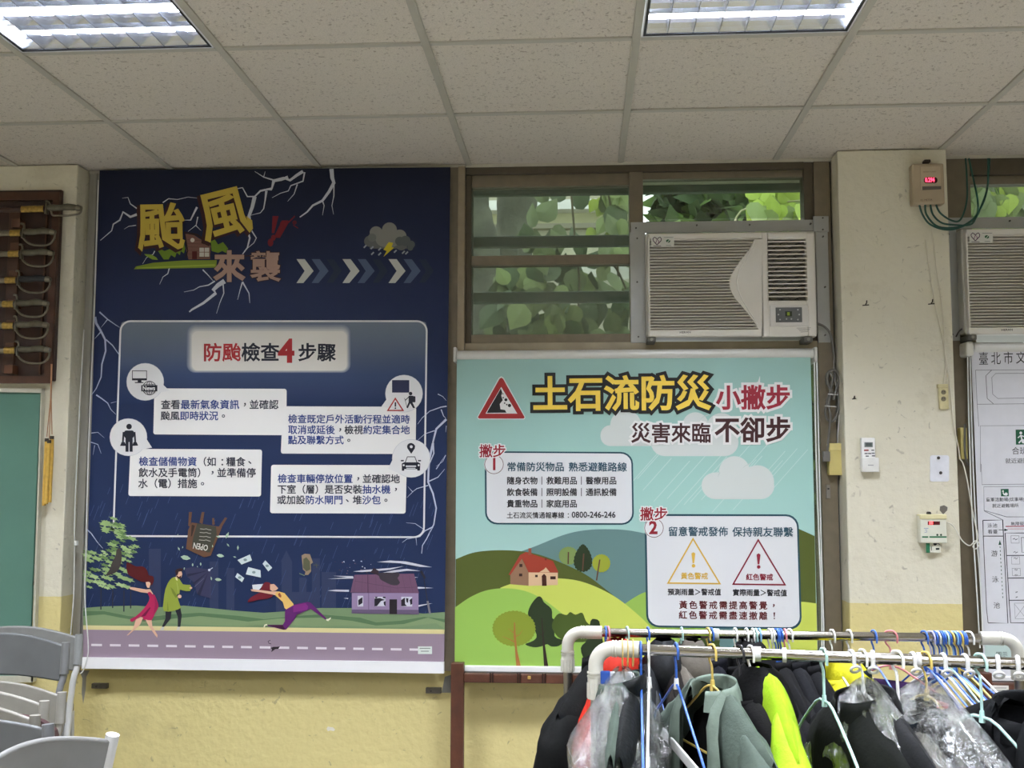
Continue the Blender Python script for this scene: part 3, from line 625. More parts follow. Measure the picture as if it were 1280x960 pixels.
# ground, road, town
p = Print(Y1).lay(1); TWN = (48, 58, 88)
for x0, y0, x1 in ((186, 686, 201), (262, 702, 273), (283, 710, 293), (352, 702, 365), (374, 722, 383), (390, 698, 400), (402, 715, 420), (345, 740, 400)): p.rect((x0, y0), (x1, 770), TWN)
p.poly([(351,702),(358,688),(365,702)], TWN); p.lay(2)
GA, GB, GC = (118, 142, 104), (88, 118, 82), (128, 150, 108)
p.poly([(104,760),(130,758),(170,757),(200,759),(230,757),(262,760),(290,763),(330,766),(360,764),(400,760),(440,760),(470,763),(505,765),(530,767),(556,765),(556,790),(104,786)], GA).lay(3)
p.poly([(104,764),(130,764),(160,770),(180,772),(215,768),(250,766),(300,770),(330,774),(370,770),(400,768),(450,772),(470,778),(500,776),(530,771),(556,774),(556,785),(104,783)], GB).lay(4)
p.poly([(104,770),(130,768),(150,772),(180,777),(210,774),(250,770),(280,773),(310,777),(350,773),(400,772),(440,776),(470,782),(505,780),(535,772),(556,778),(556,787),(104,784)], GC).lay(5)
p.poly([(125,782),(190,778),(240,781),(300,783),(345,780),(390,783),(430,782),(500,784),(545,779),(556,786),(556,789),(104,785)], GA).lay(6)
p.poly([(104,781.6),(555.6,786.8),(555.4,793),(104,787.2)], (218, 206, 150)).lay(6); p.poly([(104,787),(555.5,792.5),(555.2,827),(104,822)], (150, 132, 146)).lay(8)
for i in range(19):
    x = 114+i*23.4; y = 806+i*.34; p.poly([(x,y-1.3),(x+13.5,y-1.1),(x+13.5,y+1.7),(x,y+1.5)], (226, 218, 224)) if i != 18 else None
p.rect((522.5,808),(540,817.5),(214,222,214)); p.lay(9).line([(524.5,810.5),(538,810.5)], 1, (120,130,122)); p.line([(526,814),(536,814)], 1, (120,130,122)); p.lay(9)
p.poly([(338,810),(342,808.5),(346,808.5),(350,808),(348,811),(344,811.5),(342,813),(339,815),(340,811.5)], (40,32,36)); p.line([(338,800.5),(335,801.5),(336,804),(339,805)], .8, (50,40,50)); p.lay(9)
p.done('landscape_print', fab1)
# trees and blown leaves
p = Print(Y1).lay(7); random.seed(9)
for x, y0, y1 in ((126.3,735,762),(141,737,760),(155,738,764.5),(163.5,735,760.5)): p.line([(x, y0), (x-.2, y1)], 1.5, (44, 46, 60))
for i in range(95):
    if i < 34: t = random.random(); x = random.uniform(122, 150)+t*30; y = 650+t*46+random.uniform(-6, 6)
    else: x = random.uniform(107, 162); y = random.uniform(686, 735)
    c = random.choice([(150,178,118), (172,196,138), (104,134,82), (150,178,118)]); s_ = random.uniform(3, 6.5)
    pts = []
    for k in range(12):
        a = 2*PI*k/12; r = s_*(1 if k % 2 else .55); pts.append((x+r*1.35*math.cos(a)+r*.4*math.sin(a), y+r*.62*math.sin(a)+.22*r*math.cos(a)))
    p.lay(7+i % 4).poly(pts, c)
p.lay(12)
LF = (176, 200, 170)
p.win(150, 690, .109375)
for x, y, a, l in ((750,65,.2,60),(1148,42,.15,45),(1122,315,.1,40),(830,147,1.5,20),(922,138,1.5,20),(735,190,1.7,16),(1042,302,1.3,22),(885,168,1.2,10)): 
    ca, sa = math.cos(a), math.sin(a); p.poly([(x+ca*l*u-sa*l*.5*v, y+sa*l*u+ca*l*.5*v) for u, v in ((-1,0),(-.4,-.8),(.3,-.8),(1,0),(.3,.8),(-.4,.8))], LF)
p.done('tree_print', fab1)['kind'] = 'stuff'
# people
p = Print(Y1).win(150, 690, .109375).lay(13); SK = (222, 178, 150); HR = (84, 22, 26)
p.poly([(540-1280*0,0)], HR) if 0 else None
p.poly([(375,-60),(345,-20),(300,30),(285,60)][:0] or [(-50,40),(-40,-20),(-15,-40),(10,-20),(20,60),(-5,180),(-60,240),(-160,270),(-120,200),(-90,120)], (66, 60, 58), 4)
p.poly([(80,120),(180,165),(260,165),(310,210),(330,265),(380,280),(385,340),(350,385),(345,340),(300,325),(290,345),(220,330),(140,285),(85,240)], HR, 3).lay(14)
p.poly([(292,330),(340,345),(350,360),(335,410),(312,408),(300,380)], SK); p.poly([(108,400),(140,402),(300,428),(345,425),(380,480),(340,490),(320,470),(240,460),(115,425)], SK)
p.poly([(290,340),(300,300),(350,290),(385,330),(370,375),(350,365),(350,340),(320,340),(300,345)], HR)
p.poly([(180,770),(235,745),(265,750),(230,830),(165,890),(95,950),(75,955),(150,880)], SK); p.poly([(290,770),(360,770),(370,850),(430,950),(425,980),(400,950),(330,850)], SK)
p.lay(15).poly([(315,470),(345,455),(375,490),(395,490),(435,590),(435,640),(400,700),(360,780),(290,770),(275,785),(265,755),(225,740),(150,795),(120,790),(120,765),(180,735),(270,650),(330,560),(335,510)], (176, 38, 84), 2).lay(16)
p.poly([(240,740),(340,630),(350,640),(290,730)], (120, 24, 66)); p.poly([(395,500),(430,590),(425,640),(380,720),(400,600)], (150, 30, 76))
# raincoat man
p.lay(13).poly([(520,680),(588,680),(580,760),(505,855),(478,855),(520,760)], (42,42,50)); p.poly([(628,655),(690,640),(706,720),(690,855),(660,855),(660,740)], (42,42,50)); p.poly([(480,855),(505,857),(500,892),(455,895)], (200,198,192)); p.poly([(660,855),(688,855),(680,895),(645,895)], (206,200,190))
RC = (146, 160, 62); p.lay(14).poly([(625,285),(680,310),(720,370),(800,375),(810,400),(800,445),(720,440),(685,430),(680,480),(650,490),(690,620),(690,640),(620,670),(500,675),(498,560),(520,420),(570,320)], RC, 2); p.lay(15)
p.poly([(575,400),(600,470),(640,530),(655,505),(610,430)], (118,134,48)); p.line([(648,345),(660,400),(665,470)], 5, (180,190,100)); p.poly([(545,560),(555,670),(540,670)], (118,134,48))
p.circ(682, 508, 22, SK, 20); p.circ(810, 410, 16, SK, 12); p.poly([(640,235),(700,215),(712,250),(700,290),(670,300),(640,290)], SK); p.lay(16); p.poly([(630,215),(650,195),(700,185),(720,195),(708,220),(670,225),(660,260),(640,270)], (52,26,30)); p.poly([(645,262),(670,285),(700,268),(695,298),(665,304),(645,290)], (70,30,32)); p.poly([(628,285),(655,290),(660,330),(640,320)], (226,214,160))
UM = (58, 58, 86); p.lay(13).poly([(735,190),(830,172),(1035,205),(1040,530),(930,500),(880,480),(850,350),(765,280)], UM); p.lay(14)
for t in ([(1035,205),(850,240),(770,250),(765,285)], [(1020,215),(830,355),(850,375)], [(1010,230),(915,500),(880,480)]): p.poly(t, (38, 40, 66))
p.line([(1015,208),(1060,180)], 8, (210,216,224)); p.circ(1020,206,14,(216,222,228)); p.line([(1035,210),(1030,520)], 3, (76,76,104)); p.line([(960,300),(850,400)], 3, (120,120,140))
p.done('figures_print', fab1)
p = Print(Y1).win(290, 690, .109375).lay(13)
for q, a in (([(62,92),(205,28),(228,95),(110,143)], 0), ([(380,95),(460,180),(415,222),(350,135)], 0), ([(185,172),(325,208),(330,292),(158,255)], 0), ([(62,240),(140,298),(115,345),(36,285)], 0)):
    p.lay(13).poly(q, (208, 220, 220)); cx = sum(t[0] for t in q)/4; cy = sum(t[1] for t in q)/4; p.lay(14).circ(cx, cy, 20, (130, 150, 150), 15)
p.lay(13).poly([(180,575),(215,520),(330,460),(400,465),(470,500),(400,535),(300,545)], (110,28,42), 2); p.poly([(230,375),(355,365),(330,410),(300,440),(240,435)], (216,222,226)); p.lay(14)
p.poly([(325,430),(370,350),(410,345),(445,365),(440,440),(380,442)], (110,28,42), 2); p.lay(15); p.poly([(435,370),(480,365),(510,395),(528,415),(500,440),(460,448),(435,430)], SK); p.poly([(212,428),(240,425),(300,432),(440,450),(520,450),(550,480),(530,500),(480,490),(330,460),(225,448)], SK)
p.poly([(495,470),(530,450),(600,470),(625,500),(700,590),(705,605),(620,655),(600,640),(580,570),(500,500)], (224,184,104)); p.lay(16).poly([(525,480),(545,465),(565,500),(560,522),(535,510)], (150,80,50))
PU = (96, 36, 104); p.lay(14).poly([(610,655),(705,600),(860,570),(900,580),(960,640),(1080,760),(1070,775),(900,650),(740,715),(720,760),(620,885),(590,888),(410,845),(405,832),(580,832),(605,790),(605,700)], PU, 0); p.lay(15).poly([(700,610),(840,585),(870,620),(860,660),(700,690)], (126,44,122)); p.poly([(410,835),(580,834),(610,885),(590,888)], (70, 26, 60))
p.poly([(1075,770),(1100,765),(1130,745),(1128,765),(1100,790),(1080,785)], (228,226,196)); p.poly([(360,860),(370,830),(400,822),(404,838),(385,840),(370,862)], (228,226,196)); p.circ(498,402,5,(40,20,30))
p.lay(13).poly([(795,40),(830,20),(890,25),(925,120),(900,140),(905,220),(870,262),(830,262),(840,225),(810,200)], (150,128,104)); p.lay(14).poly([(815,80),(850,60),(890,110),(895,200),(850,220),(812,180)], (88,90,66)); p.line([(770,245),(830,270)], 8, (130,150,110)); p.line([(930,150),(990,150)], 9, (78,80,72)); p.line([(960,130),(970,180)], 9, (78,80,72))
# falling signboard, upside down OPEN
p.win(150, 640, .1875).lay(13); WD = (104, 74, 56)
for t in ([(460,0),(480,0),(470,100),(455,90)], [(545,0),(563,0),(550,80),(530,70)], [(615,40),(628,40),(632,85),(615,85)], [(700,35),(715,40),(660,130),(650,110)]): p.poly(t, WD)
p.poly([(478,70),(680,100),(605,290),(560,302),(440,245),(455,120)], WD); p.lay(14).poly([(515,75),(640,98),(645,150),(598,270),(580,268),(478,232),(490,160)], (66,66,56)); p.poly([(478,85),(500,90),(480,160),(472,165)], (60,44,36))
p.lay(15).text([('OPEN', (216, 216, 206))], (590, 222), (490, 204), 2.62, 1.45, .02)
for y in (112, 136, 162, 186): p.line([(545-y*.1,y),(560,y+3),(575,y),(590,y+6),(618-y*.08,y+8)], 4, (176,176,164))
for x, y, a, l in ((392,245,1.1,14),(418,235,1.9,9),(715,155,2.0,24),(655,165,.3,16),(720,220,.9,14),(786,238,1.6,17),(765,300,.3,12),(617,228,1.5,10),(385,152,2,7)):
    ca, sa = math.cos(a), math.sin(a); p.poly([(x+ca*l*u-sa*l*.4*v, y+sa*l*u+ca*l*.4*v) for u, v in ((-1,0),(0,-1),(1,0),(0,1))], LF)
p.done('debris_print', fab1)
# ruined house
p = Print(Y1).win(400, 680, .125).lay(8); WT = (206, 208, 218)
for t in ([(570,180),(700,165),(860,175),(1120,232),(1000,228),(800,192)], [(330,275),(420,262),(700,240),(840,222),(700,258),(560,272),(420,280)], [(590,295),(740,262),(870,248),(1005,270),(870,268),(700,290)], [(130,318),(330,322),(335,340)], [(75,350),(330,328),(335,345)], [(75,466),(160,456),(290,458),(290,478),(160,474)], [(975,428),(1140,440),(975,448)], [(985,610),(1125,592),(985,628)], [(945,330),(980,332),(950,338)], [(235,542),(282,540),(280,550)]): p.poly(t, WT)
random.seed(5)
for i in range(26): x = random.uniform(140, 560); y = random.uniform(145, 300); s_ = random.uniform(5, 14); p.poly([(x,y),(x+s_,y-s_*.6),(x+s_*1.4,y+s_*.5)], random.choice([WT, (70,56,66), (130,104,110)]))
p.line([(1030,290),(1075,570)], 9, (46,46,58)); p.line([(1075,570),(1100,700)], 20, (120,118,124)); p.poly([(1000,280),(1020,262),(1060,340),(1040,350)], (40,40,50))
p.lay(9).poly([(318,490),(985,490),(985,660),(318,655)], (150,130,162)); p.poly([(318,655),(985,662),(990,705),(315,695)], (104,90,116)); p.rect((480,490),(492,655),(128,108,140))
p.lay(10).poly([(345,308),(940,296),(990,492),(303,485)], (112,80,104)); p.lay(11)
for k in range(9): p.line([(360+k*66,308),(340+k*74,488)], 2, (92,62,86))
p.line([(478,300),(480,488)], 8, (80,52,76)); p.line([(350,370),(520,400),(760,440),(980,430)], 3, (84,56,80)); p.poly([(560,290),(790,290),(775,340),(800,385),(770,412),(710,408),(640,375),(600,350),(590,320)], (62,56,64), 2); p.poly([(500,285),(540,240),(590,270),(580,310)], (58,44,54))
p.rect((695,553),(770,700),(40,34,40)); p.rect((376,518),(432,625),(206,206,216)); p.rect((545,528),(655,622),(206,206,216)); p.rect((812,528),(922,625),(206,206,216)); p.lay(12)
for t in ([(382,560),(425,530),(425,590),(385,615)], [(545,545),(600,540),(655,560),(610,570),(570,620),(545,622)], [(545,528),(580,528),(560,545)], [(630,528),(655,528),(655,545),(625,540)], [(635,580),(655,570),(655,622),(640,610)], [(812,560),(850,535),(850,600),(870,620),(812,622)], [(860,540),(885,545),(880,590),(865,580)], [(895,560),(922,540),(922,600),(905,610)]): p.poly(t, (40,36,46))
p.done('ruined_house_print', fab1)

# ---------------- 2: landslide banner
Y2 = -.045
ban2 = empty('roller_banner', (0, 0, 0), 'pale green landslide warning banner with hills and yellow title, under the middle window', 'banner', 'printed roller banners over the windows')
q = [(571, 446), (1013.2, 446), (1022.5, 836), (568.5, 836)]
zA, zB = at(790, 760, Y2).z, at(790, 450, Y2).z
SKY = grad_mat([(0, (176, 212, 205)), (.5, (162, 204, 195)), (1, (152, 188, 180))], zA, zB)
fab2 = sheet(q, Y2, SKY, 'fabric', ban2)
def rod(par, y, x0, x1, r, Y, m, name):
    a = at(x0, y, Y); b_ = at(x1, y, Y); a.z = b_.z = (a.z+b_.z)/2
    return MB().tube([a, b_], r, m, 20).build(name, par)
rod(ban2, 443.4, 570.5, 1017, .020, Y2+.012, mat((214, 214, 208), .35, .1, .02), 'roller_tube')
for x in (569.3, 1018.5):
    a = at(x, 443.5, Y2); MB().box((a.x-.006, Y2-.022, a.z-.03), (a.x+.006, YW+.01, a.z+.028), mat((206, 206, 200), .4, 0, .02), .004).build('end_bracket', ban2)
a = at(580, 836, Y2); b_ = at(1025, 836, Y2)
MB().box((a.x, Y2-.012, a.z-.014), (b_.x, Y2+.010, a.z+.014), mat((245, 245, 243), .3, 0, .01), .004).build('bottom_bar', ban2)
# clouds and rain
p = Print(Y2).win(780, 430, .203125).lay(1); CL = (206, 212, 208); random.seed(3)
for i in range(16):
    x = 20+i*58+random.uniform(-20, 20); y0 = random.uniform(610, 720); l = random.uniform(150, 420); p.line([(x+l*.8, y0), (x, y0+l*.9)], 4, (190, 216, 208))
p.lay(2); p.rrect(-145, 500, 560, 628, 60, CL); p.circ(-80, 565, 62, CL); p.circ(10, 500, 95, CL); p.rrect(165, 520, 705, 690, 85, CL); p.circ(600, 520, 95, CL); p.circ(440, 500, 80, CL); p.rrect(480, 790, 925, 955, 82, CL); p.circ(555, 870, 78, CL); p.circ(680, 785, 95, CL); p.circ(820, 850, 104, CL); p.lay(3)
p.line([(590,790),(580,810),(580,820)], 6, (190,200,196), True); p.line([(780,735),(745,750),(730,765)], 6, (190,200,196), True); p.line([(520,435),(485,450),(470,462)], 6, (190,200,196), True)
p.done('cloud_print', fab2)
# hills (window: 560, 600, .1875)
p = Print(Y2).win(560, 600, .1875).lay(1)
def arc(pts, n=8): return [(v.x, v.y) for v in smooth_path([(a, b_, 0) for a, b_ in pts], n)]
BOT = 1240
p.poly(arc([(350,520),(560,450),(760,370),(900,337),(1060,328),(1230,340),(1420,390),(1640,500),(2000,720)])+[(2000,BOT),(350,BOT)], (102, 134, 132)); p.lay(2)
p.poly(arc([(52,528),(180,482),(360,468),(540,482),(700,530),(900,620),(1040,720),(1170,830),(1400,1060)])+[(1400,BOT),(47,BOT)], (84, 94, 40)); p.lay(2)
p.poly(arc([(2440,392),(2350,360),(2270,330),(2180,360),(2050,440),(1950,560),(1900,700),(1880,760)])[::-1]+[(2444,400),(2452,BOT),(1500,BOT),(1700,800)], (84, 94, 40)) if 0 else None
x2 = [(1330+0,0)]
p.win(780, 600, .203125)
p.poly(arc([(700,320),(850,255),(960,262),(1050,290),(1173,345)])+[(1182,800),(1190,1160),(700,1160)], (84, 94, 40)); p.lay(3)
p.poly(arc([(-60,810),(0,765),(130,690),(300,660),(500,700)])+[(500,1150),(-60,1150)], (150, 186, 84)); p.lay(4)
p.poly(arc([(900,765),(1080,750),(1184,760)])+[(1192,1160),(700,1160),(800,900)], (198, 210, 92)); p.lay(4)
p.win(560, 600, .1875)
p.poly(arc([(350,718),(430,690),(560,665),(720,655),(900,680),(1100,770),(1280,910),(1420,1060),(1550,1240)])+[(300,BOT)], (202, 213, 98)); p.lay(5)
p.poly(arc([(47,850),(150,780),(260,735),(390,722),(520,742),(640,800),(760,890),(900,1010),(1000,1120),(1060,1240)])+[(45,BOT)], (152, 192, 88))
p.done('hills_print', fab2)
p = Print(Y2).win(560, 600, .1875).lay(7)
def blob(cx, cy, rx, ry, c, n=26, amp=.05, sh=None):
    pts = []
    for i in range(n*4):
        a = 2*PI*i/(n*4); r = 1+amp*math.sin(a*n); x, y = rx*r*math.cos(a), ry*r*math.sin(a)
        if sh == 'cone': k = .45+.65*max(0, min(1, (y+ry)/(2*ry)))**.7; x *= k*1.05
        pts.append((cx+x, cy+y))
    return pts
DG = (44, 58, 34)
for cx, cy, rx, ry, c, n, sh in ((803,505,64,60,(126,148,84),22,None),(900,520,66,92,DG,22,'cone'),(1022,555,60,60,(150,160,52),20,None)): p.poly(blob(cx, cy, rx, ry, c, n, .035, sh), c)
p.lay(8)
for a in ([(803,480),(801,560)], [(905,490),(897,605)], [(1012,530),(990,670)]): p.line(a, 9, (96, 66, 52))
p.win(560, 720, .1875)
p.lay(7).poly([(600,137),(625,145),(640,175),(690,220),(695,280),(720,300),(710,400),(770,430),(740,465),(690,470),(660,455),(620,470),(570,475),(515,455),(570,430),(590,390),(540,280),(535,235),(560,180)], DG, 3); p.poly([(740,250),(790,260),(815,240),(850,258),(895,245),(920,300),(960,330),(1010,300),(990,400),(900,440),(760,425),(695,350),(705,290)], (74, 92, 38), 3); p.poly([(950,300),(985,288),(1010,310),(1030,420),(1040,560),(920,560),(885,480),(930,420)], DG, 3)
p.lay(8).poly(blob(440, 350, 143, 118, 0, 34, .022), (134, 150, 50)); p.lay(9)
BRN = (166, 110, 58); p.poly([(440,310),(447,310),(452,400),(462,500),(485,600),(455,600),(446,480),(438,400)], BRN); p.line([(444,440),(405,420),(362,402)], 7, BRN, True); p.line([(448,405),(478,390),(496,362)], 6, BRN, True); p.line([(440,380),(400,350)], 5, BRN, True)
TR = (52, 40, 34); p.poly([(622,280),(628,280),(638,400),(652,500),(668,602),(640,602),(632,470)], TR); p.line([(628,400),(605,370)], 5, TR, True); p.line([(632,390),(650,360)], 5, TR, True)
for a in ((887, 795), (938, 795)):   # trees low behind the rails
    p.win(0, 0, 1); p.lay(7).poly(blob(a[0], a[1]-2 if 0 else 808, 13, 20, 0, 12, .06), (62, 78, 34)); p.lay(8).line([(a[0], 800), (a[0], 832)], 2, TR)
p.win(560, 600, .1875).lay(8)
p.done('trees_print', fab2)
p = Print(Y2).win(560, 600, .1875).lay(7); RF = (158, 62, 44)
p.poly([(415,620),(490,520),(537,615),(537,705),(415,695)], (146, 112, 86)); p.poly([(537,615),(732,615),(732,700),(537,706)], (220, 186, 148)); p.lay(8)
p.poly([(403,632),(480,500),(520,480),(700,540),(735,612),(735,618),(537,616),(494,522),(415,634)], RF); p.rect((536,455),(556,500),(150,80,60)); p.rect((645,520),(658,535),(120,50,36)); p.lay(9).poly([(608,615),(640,595),(652,582),(665,598),(680,615)], (220,186,148)); p.poly([(625,640),(640,625),(655,640),(658,706),(627,706)], (70,36,28))
for a, b_ in (((476,560),(496,580)), ((474,624),(495,642)), ((581,632),(598,648)), ((682,642),(718,662))): p.rect(a, b_, (58,34,28))
p.done('house_print', fab2)
# headline
p = Print(Y2).win(560, 430, .1875).lay(5)
p.poly([(355,215),(372,225),(516,488),(508,503),(203,503),(194,488),(338,225)], (222, 224, 220)); p.lay(6).poly([(355,224),(367,232),(511,488),(504,497),(207,497),(199,488),(343,232)], (156, 46, 46)); p.lay(7).poly([(355,286),(462,464),(250,464)], (224,224,222)); p.lay(8)
p.poly([(352,296),(362,325),(355,345),(365,375),(345,400),(350,435),(380,440),(390,458),(258,459)], (40,40,42))
for x, y, r in ((368,358,5),(386,372,10),(410,410,11),(378,394,5),(392,404,5),(366,332,4)): p.circ(x, y, r, (40,40,42))
p.win(0, 0, 1)
YT = (240, 206, 84); p.lay(9); p.text([('土石流防災', YT)], (665.5, 509.5), (889, 507.5), 5, 1.02, 0.026, .115, (36, 36, 36))
p.lay(9); p.text([('小撇步', (150, 42, 56))], (895, 509), (988.5, 508.3), 3, 1.02, .028, .125, (230, 230, 228)); p.text([('災害來臨', (66, 36, 38))], (788.5, 551), (889, 551), 4, 1.04, .02, .12, (230, 230, 228)); p.text([('不卻步', (66, 36, 38))], (893, 549.5), (989, 549.3), 3, 1.03, .028, .12, (230, 230, 228))
p.done('headline_lettering', fab2)
# boxes
p = Print(Y2).lay(5); TE = (38, 74, 86)
q = [(605.8, 564), (791, 565), (792.5, 656), (606.5, 655.5)]; p.rrect(0, 0, 100, 50, 8, TE, q); p.lay(6); q = [(608, 566), (789, 567), (790.4, 654), (608.6, 653.5)]; p.rrect(0, 0, 100, 50, 7.4, (222, 224, 226), q)
q = [(805.5, 642.5), (998, 643), (1002.5, 787), (808, 784)]; p.lay(5); p.rrect(0, 0, 100, 75, 8, TE, q); p.lay(6); q = [(808, 645), (995.8, 645.3), (1000, 784.3), (810.4, 781.7)]; p.rrect(0, 0, 100, 75, 7.3, (222, 224, 226), q)
for x, y in ((617.5, 580.5), (817.5, 660)): p.lay(7).circ(x, y, 12.6, (224,226,226)); p.lay(8).circ(x, y, 12, (96, 40, 44)); p.lay(9).circ(x, y, 11.3, (226,227,228))
p.lay(10); RB = (146, 36, 48)
p.text([('1', RB)], (611, 587.3), (630, 587.3), 1, 1.15, .05) if 0 else p.text([('1', RB)], (612.6, 587.2), (627.4, 587.2), .72, 1.05, .025); p.text([('2', RB)], (811.3, 667), (826.6, 667), .72, 1.05, .035)
p.text([('撇步', RB)], (599, 570), (632.5, 570), 2, 1.02, .02, .09, (230,230,228)); p.text([('撇步', RB)], (800, 649), (834.8, 649), 2, 1.02, .02, .09, (230,230,228))
p.done('tip_box_print', fab2)
p = Print(Y2).lay(11); B2 = (52, 84, 100); K2 = (50, 50, 54); R2 = (96, 36, 40)
p.text([('常備防災物品', B2)], (633.5, 588), (705.5, 588), 6, 1, .018); p.text([('熟悉避難路線', B2)], (710.5, 588.2), (783.8, 588.4), 6, 1, .018)
for i, ws in enumerate((('隨身衣物', '救難用品', '醫療用品'), ('飲食裝備', '照明設備', '通訊設備'), ('貴重物品', '家庭用品'))):
    y = 604.6+i*14.4
    for k, s_ in enumerate(ws): p.text([(s_, K2)], (633.3+k*49.4, y), (672.2+k*49.4, y), 4, 1.05, .02)
    for k in range(len(ws)-1): p.line([(677.3+k*49.4, y-9), (677.3+k*49.4, y+1.2)], .8, K2)
p.text([('土石流災情通報專線：', K2)], (633.3, 647.2), (713.5, 647.2), 10, 1.05, .012); p.text([('0800-246-246', K2)], (714.5, 647), (769.5, 647), 5.64, 1.1, .02)
p.text([('留意警戒發佈', B2)], (835, 669), (910.3, 669.2), 6, 1, .016); p.text([('保持親友聯繫', B2)], (915.3, 669.6), (991.8, 669.8), 6, 1, .016)
p.win(780, 600, .203125)
for ax, c, s_ in (((425, 362), (218, 178, 74), '黃色警戒'), ((826, 369), (134, 38, 56), '紅色警戒')):
    x, y = ax; p.line([(x, y), (x+165, y+276), (x-154, y+272)], 9, c, closed=True); p.poly([(x-10, y+90), (x+2, y+82), (x+14, y+90), (x+7, y+150), (x-3, y+150)], c); p.circ(x+3, y+166, 11, c); p.text([(s_, c)], (x-76, y+244), (x+92, y+245), 4, 1.02, .022)
p.text([('預測雨量＞警戒值', K2)], (268, 705), (598, 706), 8, 1.05, .02); p.text([('實際雨量＞警戒值', K2)], (668, 708), (1004, 712), 8, 1.05, .02)
for k, ch in enumerate('黃色警戒需提高警覺，'): p.text([(ch, R2)], (338+k*61.5, 788+k*.5), (391+k*61.5, 788+k*.5), 1, 1, .018)
for k, ch in enumerate('紅色警戒需盡速撤離'): p.text([(ch, R2)], (336+k*61.8, 850+k*.7), (389+k*61.8, 850+k*.7), 1, 1, .018)
p.poly([(920,815),(930,815),(927,843),(923,843)], R2); p.circ(925, 852, 4, R2)
p.done('body_lettering', fab2)

# ---------------- 3: floor-plan banner at the right edge
Y3 = -.045
ban3 = empty('roller_banner', (0, 0, 0), 'white evacuation floor-plan banner with black line drawing, cut off at the right edge', 'banner', 'printed roller banners over the windows')
xr = 1680
fab3 = sheet([(1213.5, 432), (xr, 430), (xr+14, 850), (1230.5, 849)], Y3, mat((216, 217, 222), .6, 0, .02, 30, spec=.2), 'fabric', ban3)
rod(ban3, 433.5, 1216, xr, .021, Y3+.012, mat((222, 222, 218), .35, .1, .02), 'roller_tube')
a = at(1210, 434, Y3); MB().box((a.x-.016, Y3-.028, a.z-.036), (a.x+.014, YW+.01, a.z+.020), mat((224, 224, 216), .4, 0, .02), .010).build('end_bracket', ban3)
a = at(1232, 849.5, Y3); b_ = at(xr, 849, Y3); MB().box((a.x, Y3-.012, a.z-.012), (b_.x, Y3+.010, a.z+.014), mat((245, 245, 243), .3, 0, .01), .004).build('bottom_bar', ban3)
p = Print(Y3).lay(1); LN = (70, 70, 76); LG = (130, 132, 138)
p.win(1000, 380, .21875)
for k, ch in enumerate('臺北市文'): p.text([(ch, (34, 34, 38))], (1020+k*71, 342-k*2.4), (1078+k*71, 341-k*2.4), 1, 1.35, .0)
p.line([(1003,378),(1290,376)], 3, LG); p.line([(1003,378),(1012,570),(1022,700)], 3, LG); p.line([(1095,378),(1062,410),(1070,540),(1105,570)], 3, LN); p.line([(1290,396),(1118,397),(1096,420),(1101,515),(1130,540),(1290,537)], 3, LG); p.line([(1012,573),(1290,570)], 3, LG)
p.line([(1032,960),(1030,696),(1290,694)], 3, LG); p.poly([(1232,718),(1300,717),(1300,802),(1234,804)], (36, 92, 66)); p.lay(2)
p.circ(1262, 737, 8, (224,226,226)); p.line([(1262,750),(1268,775),(1250,795)], 8, (224,226,226)); p.line([(1268,772),(1285,790)], 8, (224,226,226)); p.line([(1245,765),(1262,750),(1280,758)], 6, (224,226,226)); p.circ(1278,785,12,(224,226,226)); p.lay(1)
p.text([('合班', K2)], (1210, 856), (1300, 855), 2, 1, .0); p.text([('就近避難', K2)], (1172, 909), (1308, 907), 4, .95, .0)
p.win(1000, 580, .21875)
p.line([(1035,0),(1040,118),(1290,115)], 3, LG); p.line([(1290,128),(1050,130),(1052,265),(1180,302),(1290,302)], 3, LG); p.poly([(1147,143),(1192,142),(1193,184),(1149,185)], (40,96,72)); p.lay(2); p.circ(1160,155,5,(226,226,226)); p.line([(1160,162),(1166,175),(1180,178)], 7, (226,226,226)); p.circ(1178,172,9,(226,226,226)); p.lay(1)
p.text([('童軍活動場(炊事場)', K2)], (1062, 213), (1290, 210), 8.9, .95, .0); p.text([('就近避難場所', K2)], (1098, 248), (1250, 246), 6, .95, .0)
p.line([(1045,322),(1158,320),(1188,910),(1075,908)], 5, LN); p.line([(1045,322),(1047,412),(1162,412)], 5, LN); p.line([(1047,412),(1066,830),(1075,908)], 4, LN); p.line([(1052,268),(1160,320)], 3, LG)
p.text([('泳池', LN)], (1070, 362), (1134, 361), 2.2, .9, .0); p.text([('看臺', LN)], (1072, 397), (1136, 396), 2.2, .9, .0); p.line([(1135,377),(1185,377)], 3, LN); p.poly([(1168,369),(1190,377),(1168,384)], (50,70,64))
p.text([('游', K2)], (1092, 526), (1130, 525), 1, 1, 0); p.text([('泳', K2)], (1097, 674), (1136, 673), 1, 1, 0); p.text([('池', K2)], (1105, 823), (1144, 822), 1, 1, 0)
for k in range(14): p.line([(1143+k*1.2, 470+k*22), (1143.4+k*1.2, 480+k*22)], 4, (50,90,70))
p.poly([(1134,462),(1142,434),(1151,462)], (40,80,62)); p.line([(1175,357),(1290,355)], 5, (176,70,92)); p.text([('無障礙', K2)], (1204, 350), (1280, 349), 3, .9, 0); p.line([(1290,371),(1185,371)], 2.5, (200,130,140))
p.line([(1290,394),(1172,395),(1196,800),(1204,908),(1290,908)], 5, LN); p.line([(1182,523),(1290,522)], 5, LN); p.line([(1190,652),(1290,651)], 5, LN); p.line([(1196,779),(1290,778)], 5, LN); p.line([(1264,420),(1290,420)], 3, LN); p.line([(1264,420),(1268,505),(1290,505)], 3, LN)
for y in (430, 505, 540, 605, 636, 733, 762): p.line([(1216+(y-430)*.05, y), (1226+(y-430)*.05, y-5), (1232, y+4), (1244, y-3)], 4, (110,110,116))
